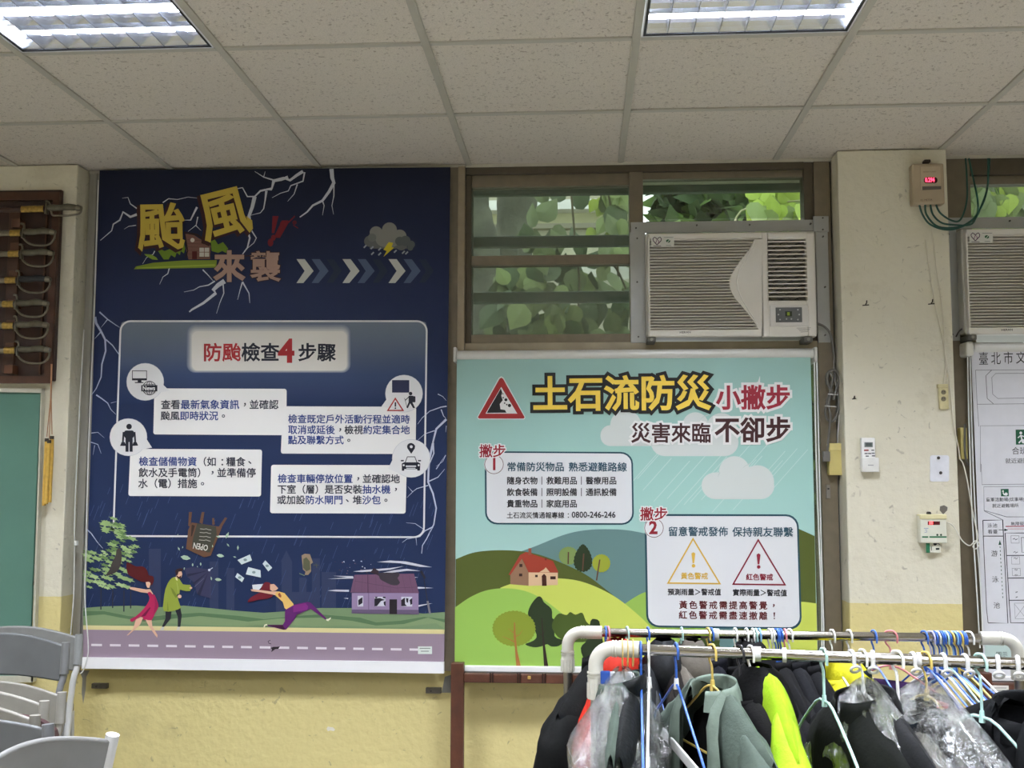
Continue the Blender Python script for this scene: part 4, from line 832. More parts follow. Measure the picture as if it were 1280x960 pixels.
for x, y in ((1205,410),(1208,530),(1212,596)): p.line([(x,y),(x+46,y),(x+48,y+42),(x+2,y+42)], 2, LG, closed=True)
p.line([(1225,800),(1290,880)], 2, LG); p.line([(1230,880),(1290,800)], 2, LG); p.line([(1225,795),(1290,795),(1292,885),(1230,885)], 2, LG, closed=True)
p.win(0, 0, 1)   # the drawing runs on past the frame
for y, w_ in ((462.2, .7), (504.6, .7), (531.8, .7), (605.2, .7), (646, .7), (666.2, 1.1), (694.2, 1.1), (722.4, 1.1), (750.2, 1.1), (778.6, 1.1)): p.line([(1282, y), (1655+(y-460)*.02, y-1)], w_, LG if w_ < 1 else LN)
p.line([(1655, 461), (1661, 777.6)], 1.0, LN)
for k in range(1, 9): p.line([(1282+k*42, 666), (1284+k*42, 778.4)], 1.0, LN)
p.win(1080, 770, .198); p.rect((755,160),(900,250),(176, 200, 196)) if 0 else p.poly([(760,168),(990,166),(992,262),(765,262)], (186, 206, 200)); p.lay(2); p.text([('圖示', K2)], (832, 256), (908, 255), 2, .95, .0)
p.done('floor_plan_print', fab3)
# ================================================================== AIR CONDITIONERS
YA = -.085
M_AC = mat((222, 218, 208), .38, 0, .02, 12); M_ACG = mat((196, 194, 186), .4, .1, .03, 12); M_DK = mat((34, 34, 36), .6); M_PNL = mat((176, 178, 176), .38, .5, .05, 10, .04, 40)
def acp(x, y, Y=YA): return at(x, y, Y)
def acbox(x0, y0, x1, y1, Ya, Yb, m, name, par, org, bev=.002):
    a = at(x0, (y0+y1)/2, Ya); b_ = at(x1, (y0+y1)/2, Ya); c = at((x0+x1)/2, y0, Ya); d = at((x0+x1)/2, y1, Ya)
    o = MB().box((a.x, Ya, d.z), (b_.x, Yb, c.z), m, bev).build(name, org=org); o.parent = par; o.location = (0, 0, 0); return o
def make_ac():
    org = at(914, 421, YA); root = empty('air_conditioner', org, 'white window air conditioner with curved slatted grille, above the pale green landslide banner', 'air conditioner', 'window air conditioners')
    def put(mb, n, par=root):
        o = mb.build(n, org=org); o.parent = par; o.location = (0, 0, 0); return o
    acbox(807.5, 290, 1020.5, 419, YA+.03, .42, M_ACG, 'casing', root, org, .006)
    # front frame: four borders and the plain S-shaped field
    z = 9.0
    def Z(x, y, Y=YA): return at(780+x*.203125, 270+y*.203125, Y)
    def quadbox(x0, y0, x1, y1, Ya, Yb, m, mb, bev=.0015):
        a = Z(x0, (y0+y1)/2, Ya); b_ = Z(x1, (y0+y1)/2, Ya); c = Z((x0+x1)/2, y0, Ya); d = Z((x0+x1)/2, y1, Ya); mb.box((a.x, Ya, d.z), (b_.x, Yb, c.z), m, bev)
    m_ = MB(); quadbox(150, 102, 850, 142, YA, YA+.04, M_AC, m_, .006); quadbox(150, 698, 850, 742, YA, YA+.04, M_AC, m_, .006); quadbox(150, 130, 160, 710, YA, YA+.04, M_AC, m_, .001)
    cv = [(805,142),(775,200),(735,250),(700,300),(668,350),(650,395),(650,425),(662,470),(690,515),(730,560),(770,610),(805,655),(828,698)]
    cvs = [(v.x, v.y) for v in smooth_path([(a, b_, 0) for a, b_ in cv], 4)]
    m_.prism([Z(x, y) for x, y in cvs+[(850,698),(850,142)]], (0, .04, 0), M_AC)
    pan = put(m_, 'front_panel')
    put(MB().box(tuple(Z(158, 700, YA+.02)), (Z(800, 700, YA).x, YA+.024, Z(158, 140, YA).z), mat((60, 54, 52), .7)), 'grille_back', root)
    # raised S line
    mm = MB(); mm.tube([Z(x, y, YA-.001) for x, y in [(803,160),(780,215),(740,280),(708,330),(694,400),(700,450),(730,520),(780,600),(820,665)]], .0022, mat((235, 232, 224), .25), 6); put(mm, 'trim_line', pan)
    for i in range(31):
        y = 150+i*18.05; xr_ = 800
        for k in range(len(cvs)-1):
            if cvs[k][1] <= y <= cvs[k+1][1]:
                f_ = (y-cvs[k][1])/max(1e-6, cvs[k+1][1]-cvs[k][1]); xr_ = cvs[k][0]*(1-f_)+cvs[k+1][0]*f_
        a = Z(156, y-1, YA+.001); b_ = Z(xr_+4, y-1, YA+.001); h = .00145; mm = MB()
        mm.prism([(a.x, YA+.002, a.z+h), (a.x, YA+.0005, a.z-h), (a.x, YA+.018, a.z-h-.004), (a.x, YA+.018, a.z+h-.001)], (b_.x-a.x, 0, 0), M_AC)
        put(mm, 'louvre_slat', pan)
    # right part
    m_ = MB(); quadbox(852, 100, 888, 742, YA, YA+.04, M_AC, m_, .004); quadbox(1126, 102, 1180, 742, YA, YA+.04, M_AC, m_, .006); quadbox(885, 100, 1130, 142, YA, YA+.04, M_AC, m_, .005); quadbox(885, 520, 1130, 742, YA, YA+.04, M_AC, m_, .004); v = put(m_, 'outlet_frame')
    m_ = MB(); quadbox(888, 140, 1128, 522, YA+.03, YA+.034, M_DK, m_, 0); put(m_, 'outlet_cavity')
    for i in range(14):
        y = 160+i*25.9; m_ = MB(); a = Z(888, y, YA+.004); b_ = Z(1128, y, YA+.004); m_.prism([(a.x, YA+.002, a.z+.0024), (a.x, YA+.002, a.z-.0022), (a.x, YA+.018, a.z+.003), (a.x, YA+.018, a.z+.0055)], (b_.x-a.x, 0, 0), M_AC); put(m_, 'vent_slat', v)
    m_ = MB(); quadbox(898, 546, 1134, 680, YA-.003, YA+.01, mat((214, 211, 205), .35, 0, .02), m_, .003); cp = put(m_, 'control_panel')
    m_ = MB(); quadbox(934, 562, 1096, 654, YA-.0045, YA, mat((96, 98, 98), .5), m_, .0008); put(m_, 'keypad', cp)
    m_ = MB(); quadbox(992, 586, 1034, 618, YA-.0052, YA, mat((32, 42, 20), .3), m_, .0004); quadbox(1004, 592, 1020, 612, YA-.0056, YA-.005, mat((120, 140, 40), .3, emit=.25), m_, 0); put(m_, 'display', cp)
    for x, y in ((960,577),(1070,577),(950,607),(1078,607),(960,638),(1000,634),(1030,634),(1070,638)):
        m_ = MB(); c = Z(x, y, YA-.005); m_.tube([(c.x, YA-.0045, c.z), (c.x, YA-.0075, c.z)], .0028, mat((176, 178, 176), .4), 12); put(m_, 'button', cp)
    # stickers
    p = Print(YA-.0008, 780, 270, .203125); p.lay(0).rect((168,124), (308,190), (214, 214, 204)); p.lay(1)
    p.line([(203,178),(180,152),(178,140),(188,130),(200,138),(204,144),(210,136),(222,130),(230,140),(228,152),(203,178)], 5, (70,40,70)); p.line([(196,165),(203,145),(212,150),(214,165)], 4, (130,60,110)); p.circ(272,154,13,(40,96,60),10); p.line([(262,168),(284,142)], 4, (210,214,204)); p.line([(245,132),(303,132)], 3, (130,130,126)); p.line([(180,184),(228,184)], 4, (90,80,88)); p.line([(258,182),(290,182)], 4, (130,140,130))
    o = p.mb.build('energy_sticker', org=org); o.parent = pan; o.location = (0, 0, 0)
    p = Print(YA, 780, 270, .203125); p.text([('HERAN', (96, 92, 90))], (342, 722), (412, 720), 3.3, .8, .02); o = p.mb.build('brand_lettering', org=org); o.parent = pan; o.location = (0, 0, 0)
    p = Print(YA, 780, 270, .203125)
    for k in range(4): p.line([(1062+k*8, 690+k*8), (1150-k*6, 688+k*8)], 2.5, (130, 126, 122))
    o = p.mb.build('rating_lettering', org=org); o.parent = v; o.location = (0, 0, 0)
    # feet brackets
    for x in (814, 1009):
        m_ = MB(); a = at(x, 424, YA+.02); m_.box((a.x-.016, YA-.004, a.z-.014), (a.x+.016, .06, a.z+.006), mat((96, 94, 88), .5, .5, .1), .003); m_.tube([(a.x, YA-.001, a.z-.004), (a.x, YA-.008, a.z-.004)], .006, mat((140, 138, 130), .4, .7), 8); put(m_, 'support_bracket')
    return root
ac1 = make_ac()
dxa = at(1207.5, 360, YA).x-at(808.5, 360, YA).x
ac2 = copy_tree(ac1, None, (dxa, 0, 0), 'white window air conditioner cut off by the right edge, above the floor-plan banner')
# aluminium closure panels around each unit
def make_panel(x0c):
    org = at(790, 292, .0); root = empty('closure_panel', org, 'grey aluminium sheet surround screwed around the middle air conditioner', 'metal panel', 'aluminium surrounds of the air conditioners')
    def q(x0, y0, x1, y1, name, Ya=-.002, par=root): return acbox(x0, y0, x1, y1, Ya, Ya+.008, M_PNL, name, par, org, .001)
    q(788.5, 276, 1036, 289.6, 'top_strip'); q(788, 290, 807, 428.5, 'left_strip', -.004); q(1017, 270, 1036, 289.5, 'corner_plate', -.012); q(1021, 289.8, 1036.5, 428, 'right_strip', -.004)
    for x, y in ((795,285),(871,281.5),(937,281),(796.5,298),(796.5,352.5),(798,421),(1013,280),(1028,273),(1028,287.5),(1028.5,296),(1031,359),(1031,419)):
        a = at(x, y, -.006); m_ = MB().tube([(a.x, -.002, a.z), (a.x, -.0145 if x > 1005 else -.0085, a.z)], .0033, mat((90, 88, 84), .4, .7), 10); o = m_.build('screw', org=org); o.parent = root; o.location = (0, 0, 0)
    return root
pn1 = make_panel(0); pn2 = copy_tree(pn1, None, (dxa, 0, 0), 'grey aluminium sheet surround of the right-hand air conditioner')
# ================================================================== SMALL THINGS ON THE RIGHT PILLAR AND POSTS
def box_px(x0, y0, x1, y1, Ya, Yb, m, bev=.002, mb=None):
    a = at(x0, (y0+y1)/2, Ya); b_ = at(x1, (y0+y1)/2, Ya); c = at((x0+x1)/2, y0, Ya); d = at((x0+x1)/2, y1, Ya); return (mb or MB()).box((a.x, Ya, d.z), (b_.x, Yb, c.z), m, bev)
YP = YF-.0005
# LED control box
M_BG = mat((176, 160, 134), .5, 0, .05, 15)
led = empty('meter_box', (0, 0, 0), 'beige control box with red lit digits under the ceiling, feeding green wires', 'control box')
m_ = MB(); box_px(1140.5, 204, 1181, 255, YF-.045, YP, M_BG, .007, m_); m_.build('housing', led)
box_px(1151, 208, 1176, 237, YF-.048, YF-.044, mat((188, 172, 146), .5), .001).build('face_plate', led)
p = Print(YF-.048, 1130, 190, .125); p.lay(1); p.poly(p.rpts(198, 252, 335, 312, 26), (60, 14, 20)); p.poly([(183,345),(372,340),(372,372),(184,382)], (104, 98, 92)); p.text([('SMARTCARD', (110, 92, 82))], (192, 206), (322, 202), 5.8, .8, .0); p.text([('RS', (120,104,90)), (' METER', (96,84,80))], (165, 492), (330, 484), 6, 1.0, .0)
p.done('face_lettering', led)
p = Print(YF-.0486, 1130, 190, .125); p.lay(1); EM = mat((255, 60, 90), .4, 0, 0, emit=4.5); p.text([('0.294', EM)], (212, 300), (322, 298), 2.6, 1.45, .03); p.done('led_digits', led)
m_ = MB(); a = at(1158.5, 202, YF-.02); m_.box((a.x-.012, YF-.03, a.z-.005), (a.x+.012, YP, a.z+.006), mat((50, 40, 34), .7), .003); m_.build('hanger_tab', led)
GW = mat((22, 74, 62), .4, 0, .05)
WP = [[(1149,256),(1153,268),(1162,280),(1178,286.5),(1195,286),(1215,276),(1227,258),(1234,236),(1237,198)], [(1156.5,256),(1158,268),(1170,282),(1188,285),(1206,281),(1221,268),(1222,250),(1217,225),(1211,198)],
      [(1163,256),(1166,268),(1176,278),(1190,281),(1212,281),(1220,272),(1228,254),(1234.5,232),(1235,198)], [(1170,256),(1175,266),(1188,275),(1199,276),(1206,262),(1209,245),(1208.5,220),(1207,198)]]
GL = ('lowest green wire looping from the red-digit control box', 'second lowest green wire from the control box', 'third green wire from the control box', 'shallowest green wire from the control box, nearest its right side')
for k, w_ in enumerate(WP):
    P = [at(x, y, YF-.028-.004*k+(0 if i < 5 else .012*(i-4))) for i, (x, y) in enumerate(w_)]
    MB().tube(smooth_path(P, 5), .0036, GW, 7).build('green_wire', label=GL[k], cat='wire', group='green wires of the control box')
# hooks in the pillar
for x, y, s_, lb in ((1082, 380.5, 1, 'small rusty screw hook high on the cream pillar, left one'), (1164, 379, 1, 'small rusty screw hook high on the cream pillar, right one'), (1067.5, 497.5, .6, 'tiny nail in the cream pillar above the remote control')):
    m_ = MB(); a = at(x, y, YF); c = mat((70, 62, 54), .5, .6, .2)
    m_.tube([(a.x, YP, a.z), (a.x, YF-.014*s_, a.z+.003), (a.x, YF-.018*s_, a.z+.012*s_)], .0022, c, 6); m_.tube([(a.x-.012*s_, YP-.001, a.z-.004), (a.x+.012*s_, YP-.001, a.z-.002)], .002, c, 6); m_.build('screw_hook', label=lb, cat='hook')
# remote in its holder
rem = empty('remote_control', (0, 0, 0), 'white air conditioner remote control in a wall holder on the cream pillar', 'remote control')
box_px(1077.5, 572, 1099, 590, YF-.030, YP, mat((226, 226, 222), .4), .003).build('holder', rem)
m_ = box_px(1077, 547, 1094.5, 588, YF-.026, YF-.006, mat((238, 238, 236), .35), .004); m_.build('body', rem)
p = Print(YF-.0262, 1000, 380, .21875); p.lay(1); p.rect((368,790),(416,818),(120,128,126)); p.rect((376,794),(410,812),(78,86,84)); p.rect((366,832),(392,840),(150,60,54)); p.rect((408,832),(424,839),(110,112,112))
for x, y in ((378,855),(398,855),(418,853),(384,870),(420,868),(384,884),(420,882)): p.rect((x-9,y-4),(x+9,y+3),(110,112,116))
p.done('buttons_print', rem)
p = Print(YF-.0302, 1000, 380, .21875); p.lay(0).rect((388,918),(420,924),(170,172,172)); p.done('holder_lettering', rem)
# socket
soc = empty('wall_socket', (0, 0, 0), 'old ivory double socket with two round outlets on the cream pillar', 'socket')
m_ = box_px(1174, 482, 1186, 511.5, YF-.012, YP, mat((206, 196, 150), .45, 0, .1, 40), .003); box_px(1172.5, 480, 1185.5, 485, YF-.016, YP, mat((206, 196, 150), .45), .002, m_); m_.build('plate', soc)
for y in (490.2, 498.6):
    a = at(1179.3, y, YF-.012); MB().tube([(a.x, YF-.0115, a.z), (a.x, YF-.0145, a.z)], .009, mat((120, 112, 88), .5), 14).build('outlet', soc); m_ = MB(); m_.box((a.x-.004, YF-.0152, a.z-.001), (a.x-.002, YF-.0144, a.z+.004), M_BLK); m_.box((a.x+.002, YF-.0152, a.z-.001), (a.x+.004, YF-.0144, a.z+.004), M_BLK); m_.build('slot', soc)
# white card with two pins
m_ = MB(); pts = Print(YP-.0012, 1, 0, 1); P_ = Print(YF-.002); cr = [P_.P(t) for t in P_.rpts(1162.5, 569, 1186.5, 602, 3)]
crd = MB().prism(cr[::-1], (0, .0012, 0), mat((228, 230, 236), .4)).build('card', label='blank white card pinned to the cream pillar right of the remote control', cat='card')
for x, y in ((1173.3, 572.3), (1176, 591)):
    a = at(x, y, YF-.003); MB().tube([(a.x, YF-.0025, a.z), (a.x, YF-.008, a.z)], [.006, .004], mat((60, 56, 54), .5), 10).build('pin', crd)
# card reader
rd = empty('card_reader', (0, 0, 0), 'cream card reader with red display and a green card in its slot, on the pillar', 'card reader')
M_RD = mat((224, 224, 208), .4, 0, .03); box_px(1150, 643.5, 1183.5, 679, YF-.035, YP, M_RD, .004).build('housing', rd); box_px(1150, 643, 1183.8, 649, YF-.039, YP, mat((228, 220, 172), .4), .003).build('lid', rd)
box_px(1158, 677, 1176, 691, YF-.022, YP, M_RD, .002).build('slot_tray', rd); box_px(1158, 678, 1162.5, 691, YF-.026, YF-.020, mat((38, 112, 76), .4), .0005).build('card_edge', rd)
p = Print(YF-.0352, 1000, 580, .21875); p.lay(1); p.rect((730,328),(800,348),(90,20,26)); p.rect((698,413),(732,421),(40,110,72)); p.rect((740,413),(838,421),(40,110,72)); p.circ(785,405,6,(40,60,44)); p.circ(806,405,6,(40,60,44)); p.rect((708,366),(734,370),(150,160,186)); p.line([(714,378),(722,374),(724,390),(712,390)], 3, (120,134,180)); p.done('reader_print', rd)
p = Print(YF-.0356, 1000, 580, .21875); p.lay(1).text([('88', mat((255, 70, 70), .4, 0, 0, emit=5))], (738, 345), (766, 345), 1.3, 1.1, .03); p.done('reader_digits', rd)
p = Print(YF-.0222, 1000, 580, .21875); p.lay(1); p.circ(772,455,11,(30,30,34)); p.line([(745,450),(775,448),(800,460)], 5, (60,60,100)); p.rect((776,480),(796,490),(50,60,60)); p.line([(750,470),(752,495)], 4, (70,80,74)); p.done('tray_print', rd)
a = at(1187, 636, YF); m_ = MB(); pp = Print(YF-.0004); pp.poly([(1175,633),(1180,631.5),(1184.5,634),(1184,638),(1179,643),(1174.5,638)], (112, 108, 102)); o = pp.done('plaster_chip', None); tag(o, 'grey chipped patch of bare plaster above the card reader', 'plaster chip')
m_ = MB(); a = at(1161, 641.5, YF-.01); m_.tube([(a.x, YP, a.z), (a.x, YF-.02, a.z)], .006, M_BLK, 10); m_.build('mounting_screw', rd)
# yellow junction box on the window post, white cord loops
for x0, y0, x1, y1, lb in ((1036, 554, 1056, 594, 'yellow plastic junction box low on the post left of the cream pillar'), (1201, 534.5, 1209.5, 574, 'narrow pale yellow junction box beside the floor-plan banner')):
    e = empty('junction_box', (0, 0, 0), lb, 'junction box'); box_px(x0, y0, x1, y1, -.035, .0, mat((206, 192, 122), .4, 0, .05), .003).build('body', e); box_px(x0+1, y0+1, x1-1, y0+9, -.038, -.034, mat((214, 200, 132), .4), .001).build('cover', e)
CG = mat((106, 104, 98), .5, 0, .08, 40)
cab = empty('power_cord', (0, 0, 0), 'grey air conditioner cord folded in loops and tied, beside the cream pillar', 'cord')
def cord(P, Y, r, m, name, par=None, **k): return MB().tube(pxpath(P, Y), r, m, 8).build(name, par, **k)
cord([(1020,404),(1030,408),(1038,418),(1042,440),(1043,462),(1045,480),(1048,495),(1048,512),(1042,526),(1034,524),(1032,512),(1036,495),(1040,480),(1040,470),(1036,465),(1033,470),(1034,480),(1040,490),(1042,500)], -.03, .0046, CG, 'loop', cab)
cord([(1042,500),(1046,486),(1049,474),(1045,464),(1037,464),(1034,475),(1038,490),(1036,505),(1038,520),(1036,545),(1034,566)], -.038, .0046, CG, 'loop', cab)
for x0, x1, y in ((1035, 1047, 492.5), (1031, 1046, 507.5)): a, b_ = at(x0, y, -.046), at(x1, y+1, -.046); MB().tube([a, b_], .0018, mat((226, 226, 224), .4), 6).build('cable_tie', cab)
m_ = box_px(1029, 564, 1038, 577, -.05, -.03, CG, .004); m_.build('plug', cab)
cord([(1047,555),(1047.5,540),(1049,520),(1050,498),(1047,490)], -.022, .0016, mat((222, 222, 220), .4), 'thin_wire', label='thin white wire rising from the yellow junction box', cat='wire')
WB = mat((226, 228, 224), .3)
def chain(P, Y, lb, grp='bead chains of the roller banners'):
    e = cord(P, Y, .0026, WB, 'bead_chain', label=lb, cat='chain', group=grp); return e
chain([(1018,452),(1020,560),(1024,680),(1027,760),(1027.5,852)], Y2-.012, 'left strand of bead chain hanging at the right side of the landslide banner'); chain([(1021,452),(1023.5,560),(1027,700),(1029.5,780),(1030,852)], Y2-.012, 'right strand of bead chain hanging at the right side of the landslide banner')
chain([(1209.5,446),(1211,520),(1215,640),(1221,740),(1225,810)], Y3-.014, 'left strand of bead chain beside the floor-plan banner'); chain([(1212.5,446),(1215,540),(1219,640),(1226,740),(1229,810)], Y3-.014, 'right strand of bead chain beside the floor-plan banner')
cord([(1200,574),(1204,580),(1209,600),(1214,630),(1219,655),(1222,668),(1221,676),(1216,683),(1220,686),(1224,680),(1219,676),(1212,682),(1203,676),(1196,664),(1190,656),(1184,653)], -.125, .0022, mat((222, 220, 206), .4), 'power_cord', label='thin white cord from the card reader tied in a bow beside the floor-plan banner', cat='cord')
cord([(1206,530),(1206,560),(1208,576),(1211,581),(1214,575),(1213.5,555)], -.04, .0040, CG, 'power_cord', label='grey cord looping under the narrow pale yellow junction box', cat='cord')
cord([(1195,421),(1200,413),(1208,409)], -.03, .0030, mat((70, 66, 62), .5), 'cord_end', label='short dark cord poking out left of the right air conditioner', cat='cord')
MC = mat((222, 216, 196), .5, 0, .06)
cord([(1165,285),(1168,310),(1172,345),(1177,380),(1181,430),(1182,460),(1180,482)], YF-.004, .0024, MC, 'wall_wire', label='cream painted wire running down the pillar to the double socket', cat='wire')
cord([(1157,300),(1163,345),(1170,385),(1180,432),(1187,480),(1192,530),(1198,560),(1200,574)], YF-.004, .0024, MC, 'wall_wire', label='cream painted wire running down past the right of the double socket', cat='wire')
m_ = box_px(1033, 606, 1038, 623, -.008, .0, mat((150, 146, 138), .4, .6), .001); a = at(1035.5, 611, -.012); m_.tube([(a.x, -.006, a.z), (a.x, -.016, a.z)], .003, M_BLK, 8); m_.build('window_latch', label='small metal latch low on the window post left of the cream pillar', cat='latch')
# ================================================================== LEFT SIDE: cords, clips, sticks, blackboard, sabres
YL = YF
cord([(105,412),(101,480),(97,560),(93.5,640),(93,690),(92,745),(88,795)], -.06, .0022, WB, 'pull_cord', label='left white pull cord hanging on the grey window frame by the typhoon banner', cat='cord', group='white cords beside the typhoon banner')
cord([(123,225),(118,380),(113,500),(110,580),(107.5,690),(106,745),(110,800),(109.5,820),(104,838),(100,842)], Y1-.014, .0022, WB, 'pull_cord', label='right white pull cord lying over the left edge of the typhoon banner', cat='cord', group='white cords beside the typhoon banner')
m_ = box_px(92.5, 676, 96, 682, -.066, -.054, WB, .001); m_.build('cord_joiner', label='small white joiner on the left pull cord', cat='cord clip')
for x0, y0, x1, y1, lb in ((114, 854.5, 133.5, 861, 'grey metal latch on the yellow wall under the left end of the typhoon banner'), (532, 860, 551.5, 867, 'grey metal latch on the yellow wall under the right end of the typhoon banner')):
    e = empty('metal_latch', (0, 0, 0), lb, 'latch', 'metal latches on the yellow wall'); box_px(x0, y0, x1, y1, YW-.02, YW, mat((104, 100, 90), .45, .7, .15, 60), .002).build('body', e); a = at((x0+x1)/2-3, (y0+y1)/2, YW-.02); MB().tube([(a.x, YW-.018, a.z), (a.x, YW-.024, a.z)], .004, mat((70, 66, 60), .4, .6), 8).build('screw', e)
pp = Print(YW-.0004); pp.poly([(99,838),(112,838),(108,846),(107,862),(104,880),(102,866),(103,848)], (150, 148, 140)); o = pp.done('paint_smear', None); tag(o, 'grey paint smear on the yellow wall below the left end of the typhoon banner', 'paint smear')
pp = Print(YW-.0004); pp.poly([(556,846),(568,842),(568,866),(552,866)], (132, 132, 128)); o = pp.done('paint_patch', None); tag(o, 'grey paint patch on the yellow wall beside the brown post', 'paint patch')
pp = Print(YW-.0004); pp.poly([(408,911),(410,908),(413,909),(416,909),(419,912),(417,914),(413,913),(410,914)], (226, 220, 206)); o = pp.done('filler_dab', None); tag(o, 'small white dab of filler on the yellow wall under the typhoon banner', 'filler dab')
# blackboard
bb_ = empty('blackboard', (0, 0, 0), 'green chalkboard with a pale frame at the left edge, below the sabre rack', 'blackboard')
box_px(-260, 490, 43, 845, YF-.018, YF-.006, mat((84, 124, 108), .75, 0, .08, 3), .001).build('board', bb_)
xa = at(-260, 650, YF-.02).x
def vb(pts, d, m): return MB().prism([at(x, y, YF-.026) for x, y in pts], (0, d, 0), m)
M_BF = mat((196, 194, 178), .45, .2, .06)
vb([(-260,481),(52,486),(52,491),(-260,486)][::-1], .024, M_BF).build('frame_bar', bb_); vb([(51,486),(52.5,491),(41.5,852),(38.5,852)], .024, M_BF).build('frame_bar', bb_); vb([(-260,845),(42,845),(41,853),(-260,853)][::-1], .024, M_BF).build('frame_bar', bb_)
a = at(44, 730, YF-.01); m_ = MB(); m_.tube([(a.x, YF-.001, a.z), (a.x, YF-.02, a.z), (a.x+.004, YF-.022, a.z+.012)], .003, mat((120, 96, 80), .4, .6), 8); m_.build('wall_hook', label='small hook on the pillar at the right side of the chalkboard', cat='hook')
# yellow drumsticks/batons hung on strings
M_WDY = mat((206, 166, 74), .5, 0, .12, 60)
for k, (P, st, lb) in enumerate((([(58.5,548),(57.5,570),(56,600),(55,632)], [(64,455),(63,500),(58.5,546)], 'left yellow wooden stick hanging on a string below the sabre rack'), ([(61.5,550),(60.5,575),(58.5,605),(57.5,630)], [(64.6,455),(63.5,500),(61.5,548)], 'middle yellow wooden stick, slightly behind the other two'), ([(65,545),(64.6,570),(63,600),(62,628)], [(65.2,455),(64,500),(65,543)], 'right yellow wooden stick hanging on a string below the sabre rack'))):
    e = empty('wooden_stick', (0, 0, 0), lb, 'stick', 'yellow sticks on strings'); yk = YF-.035-.012*(k == 1)
    MB().tube([at(x, y, yk) for x, y in P], .0075, M_WDY, 8).build('shaft', e); MB().tube([at(x, y, yk) for x, y in st], .0018, mat((176, 130, 96), .7), 5).build('string', e)
    a, b_ = at(P[0][0], P[0][1], yk), at(P[0][0]-.2, P[0][1]+4, yk); MB().tube([a, b_], .0082, mat((50, 44, 38), .5), 8).build('end_wrap', e)
# sabre rack board
M_WD = mat((56, 32, 22), .45, 0, .25, 14, .1, 40); M_WD2 = mat((78, 46, 28), .45, 0, .2, 14); M_ST = mat((124, 118, 102), .38, .75, .15, 60); M_BR = mat((176, 146, 74), .38, .7, .35, 90); M_GRP = mat((96, 92, 76), .5, .45, .2, 40)
rk = empty('sabre_rack', (0, 0, 0), 'dark brown wooden display board holding sabres, upper left wall', 'rack')
box_px(-300, 240, 72, 477, YF-.022, YF-.001, M_WD, .004).build('board', rk)
def fr(pts, d=.016, Y=YF-.036, m=M_WD2, n='moulding'): return MB().prism([at(x, y, Y) for x, y in pts], (0, d, 0), m).build(n, rk)
fr([(-300,239),(74.5,240),(74,250),(-300,250)][::-1]); fr([(66,250),(74.5,240),(62.5,479),(55,470)][::-1]); fr([(-300,470),(55,470),(62.5,479),(-300,479)][::-1]); fr([(58,252),(60,252),(50,468),(48,468)][::-1], .010, YF-.030)
for k, y in enumerate((275, 305, 340, 376, 402, 430, 458)): 
    x = 20-(y-275)*.05; box_px(x-6, y-2, x+5, y+9, YF-.062, YF-.020, mat((96, 60, 36), .5, 0, .2, 20), .002).build('holder_block', rk)
box_px(7, 262, 21, 466, YF-.030, YF-.020, mat((72, 44, 28), .5, 0, .2, 20), .002).build('holder_strip', rk)
def sabre(gx_, gy_, label, grip_len=37, dark=False, big=False, mounted=0, throat=M_BR, first=False):
    Y = YF-.075; g = at(gx_, gy_, Y); s_ = 1338.0/(4.16+Y); u = lambda px: px/s_
    e = empty('sabre', g, label, 'sabre', 'sabres on the rack')
    B = M_BLK if dark else M_GRP
    MB().tube([(u(-150), 0, u(0)), (u(-60), 0, u(-.5)), (u(-7), 0, 0)], [.009, .011, .012], M_ST if not first else M_WD, 10, flat=.5).build('scabbard', e)
    MB().tube([(u(-38 if first else -22), 0, 0), (u(-8), 0, 0)], .0135, throat, 12, flat=.6).build('scabbard_throat', e)
    L = grip_len
    MB().tube(smooth_path([(u(-3), 0, u(1.5)), (u(L*.3), 0, u(1)), (u(L*.6), 0, u(2.2)), (u(L), 0, u(.5))], 4), [.011, .012, .0135, .013, .0125, .012, .0125, .013, .0135, .013, .012, .0105, .009], B, 10, flat=.7).build('grip', e)
    MB().tube([(u(L-3), 0, u(1)), (u(L+3), 0, u(-.5))], [.013, .010], M_ST, 10).build('pommel', e)
    gd = smooth_path([(u(-8), 0, u(12)), (u(-4), 0, u(11)), (u(-3), 0, u(2)), (u(-4), 0, u(-6)), (u(4), 0, u(-14)), (u(16), 0, u(-17 if not first else -9)), (u(L-5), 0, u(-16 if not first else -8)), (u(L+2), 0, u(-8)), (u(L+2), 0, u(-1))], 5) if not first else smooth_path([(u(-5), 0, u(11)), (u(0), 0, u(6)), (u(4), 0, u(-8)), (u(14), 0, u(-9)), (u(L*.6), 0, u(-9.5)), (u(L), 0, u(-7)), (u(L+3), 0, u(-1))], 5)
    MB().tube(gd, .0042, M_ST, 8).build('knuckle_guard', e)
    MB().tube([(u(-4), -.004, u(9 if first else 6)), (u(-4), 0, u(-7))], [.005, .014], M_ST, 10, flat=.4).build('cross_guard', e)
    return e
sabre(62, 261, 'topmost sabre, its grey hilt sticking out past the right edge of the board', 40, first=True)
for y, x, lb, dk in ((291, 33, 'second sabre from the top, pale grip with dark finger groove', 0), (317, 31, 'third sabre from the top, with a yellowed scabbard throat', 0), (350, 27, 'fourth sabre, with black grip and bright round steel guard', 1), (380, 24, 'fifth sabre from the top, olive grip', 0), (407, 24, 'sixth sabre, second from the bottom', 0), (438, 26, 'lowest sabre, with glittering brass scabbard throat', 0)):
    sabre(x, y, lb, 36, dark=bool(dk))
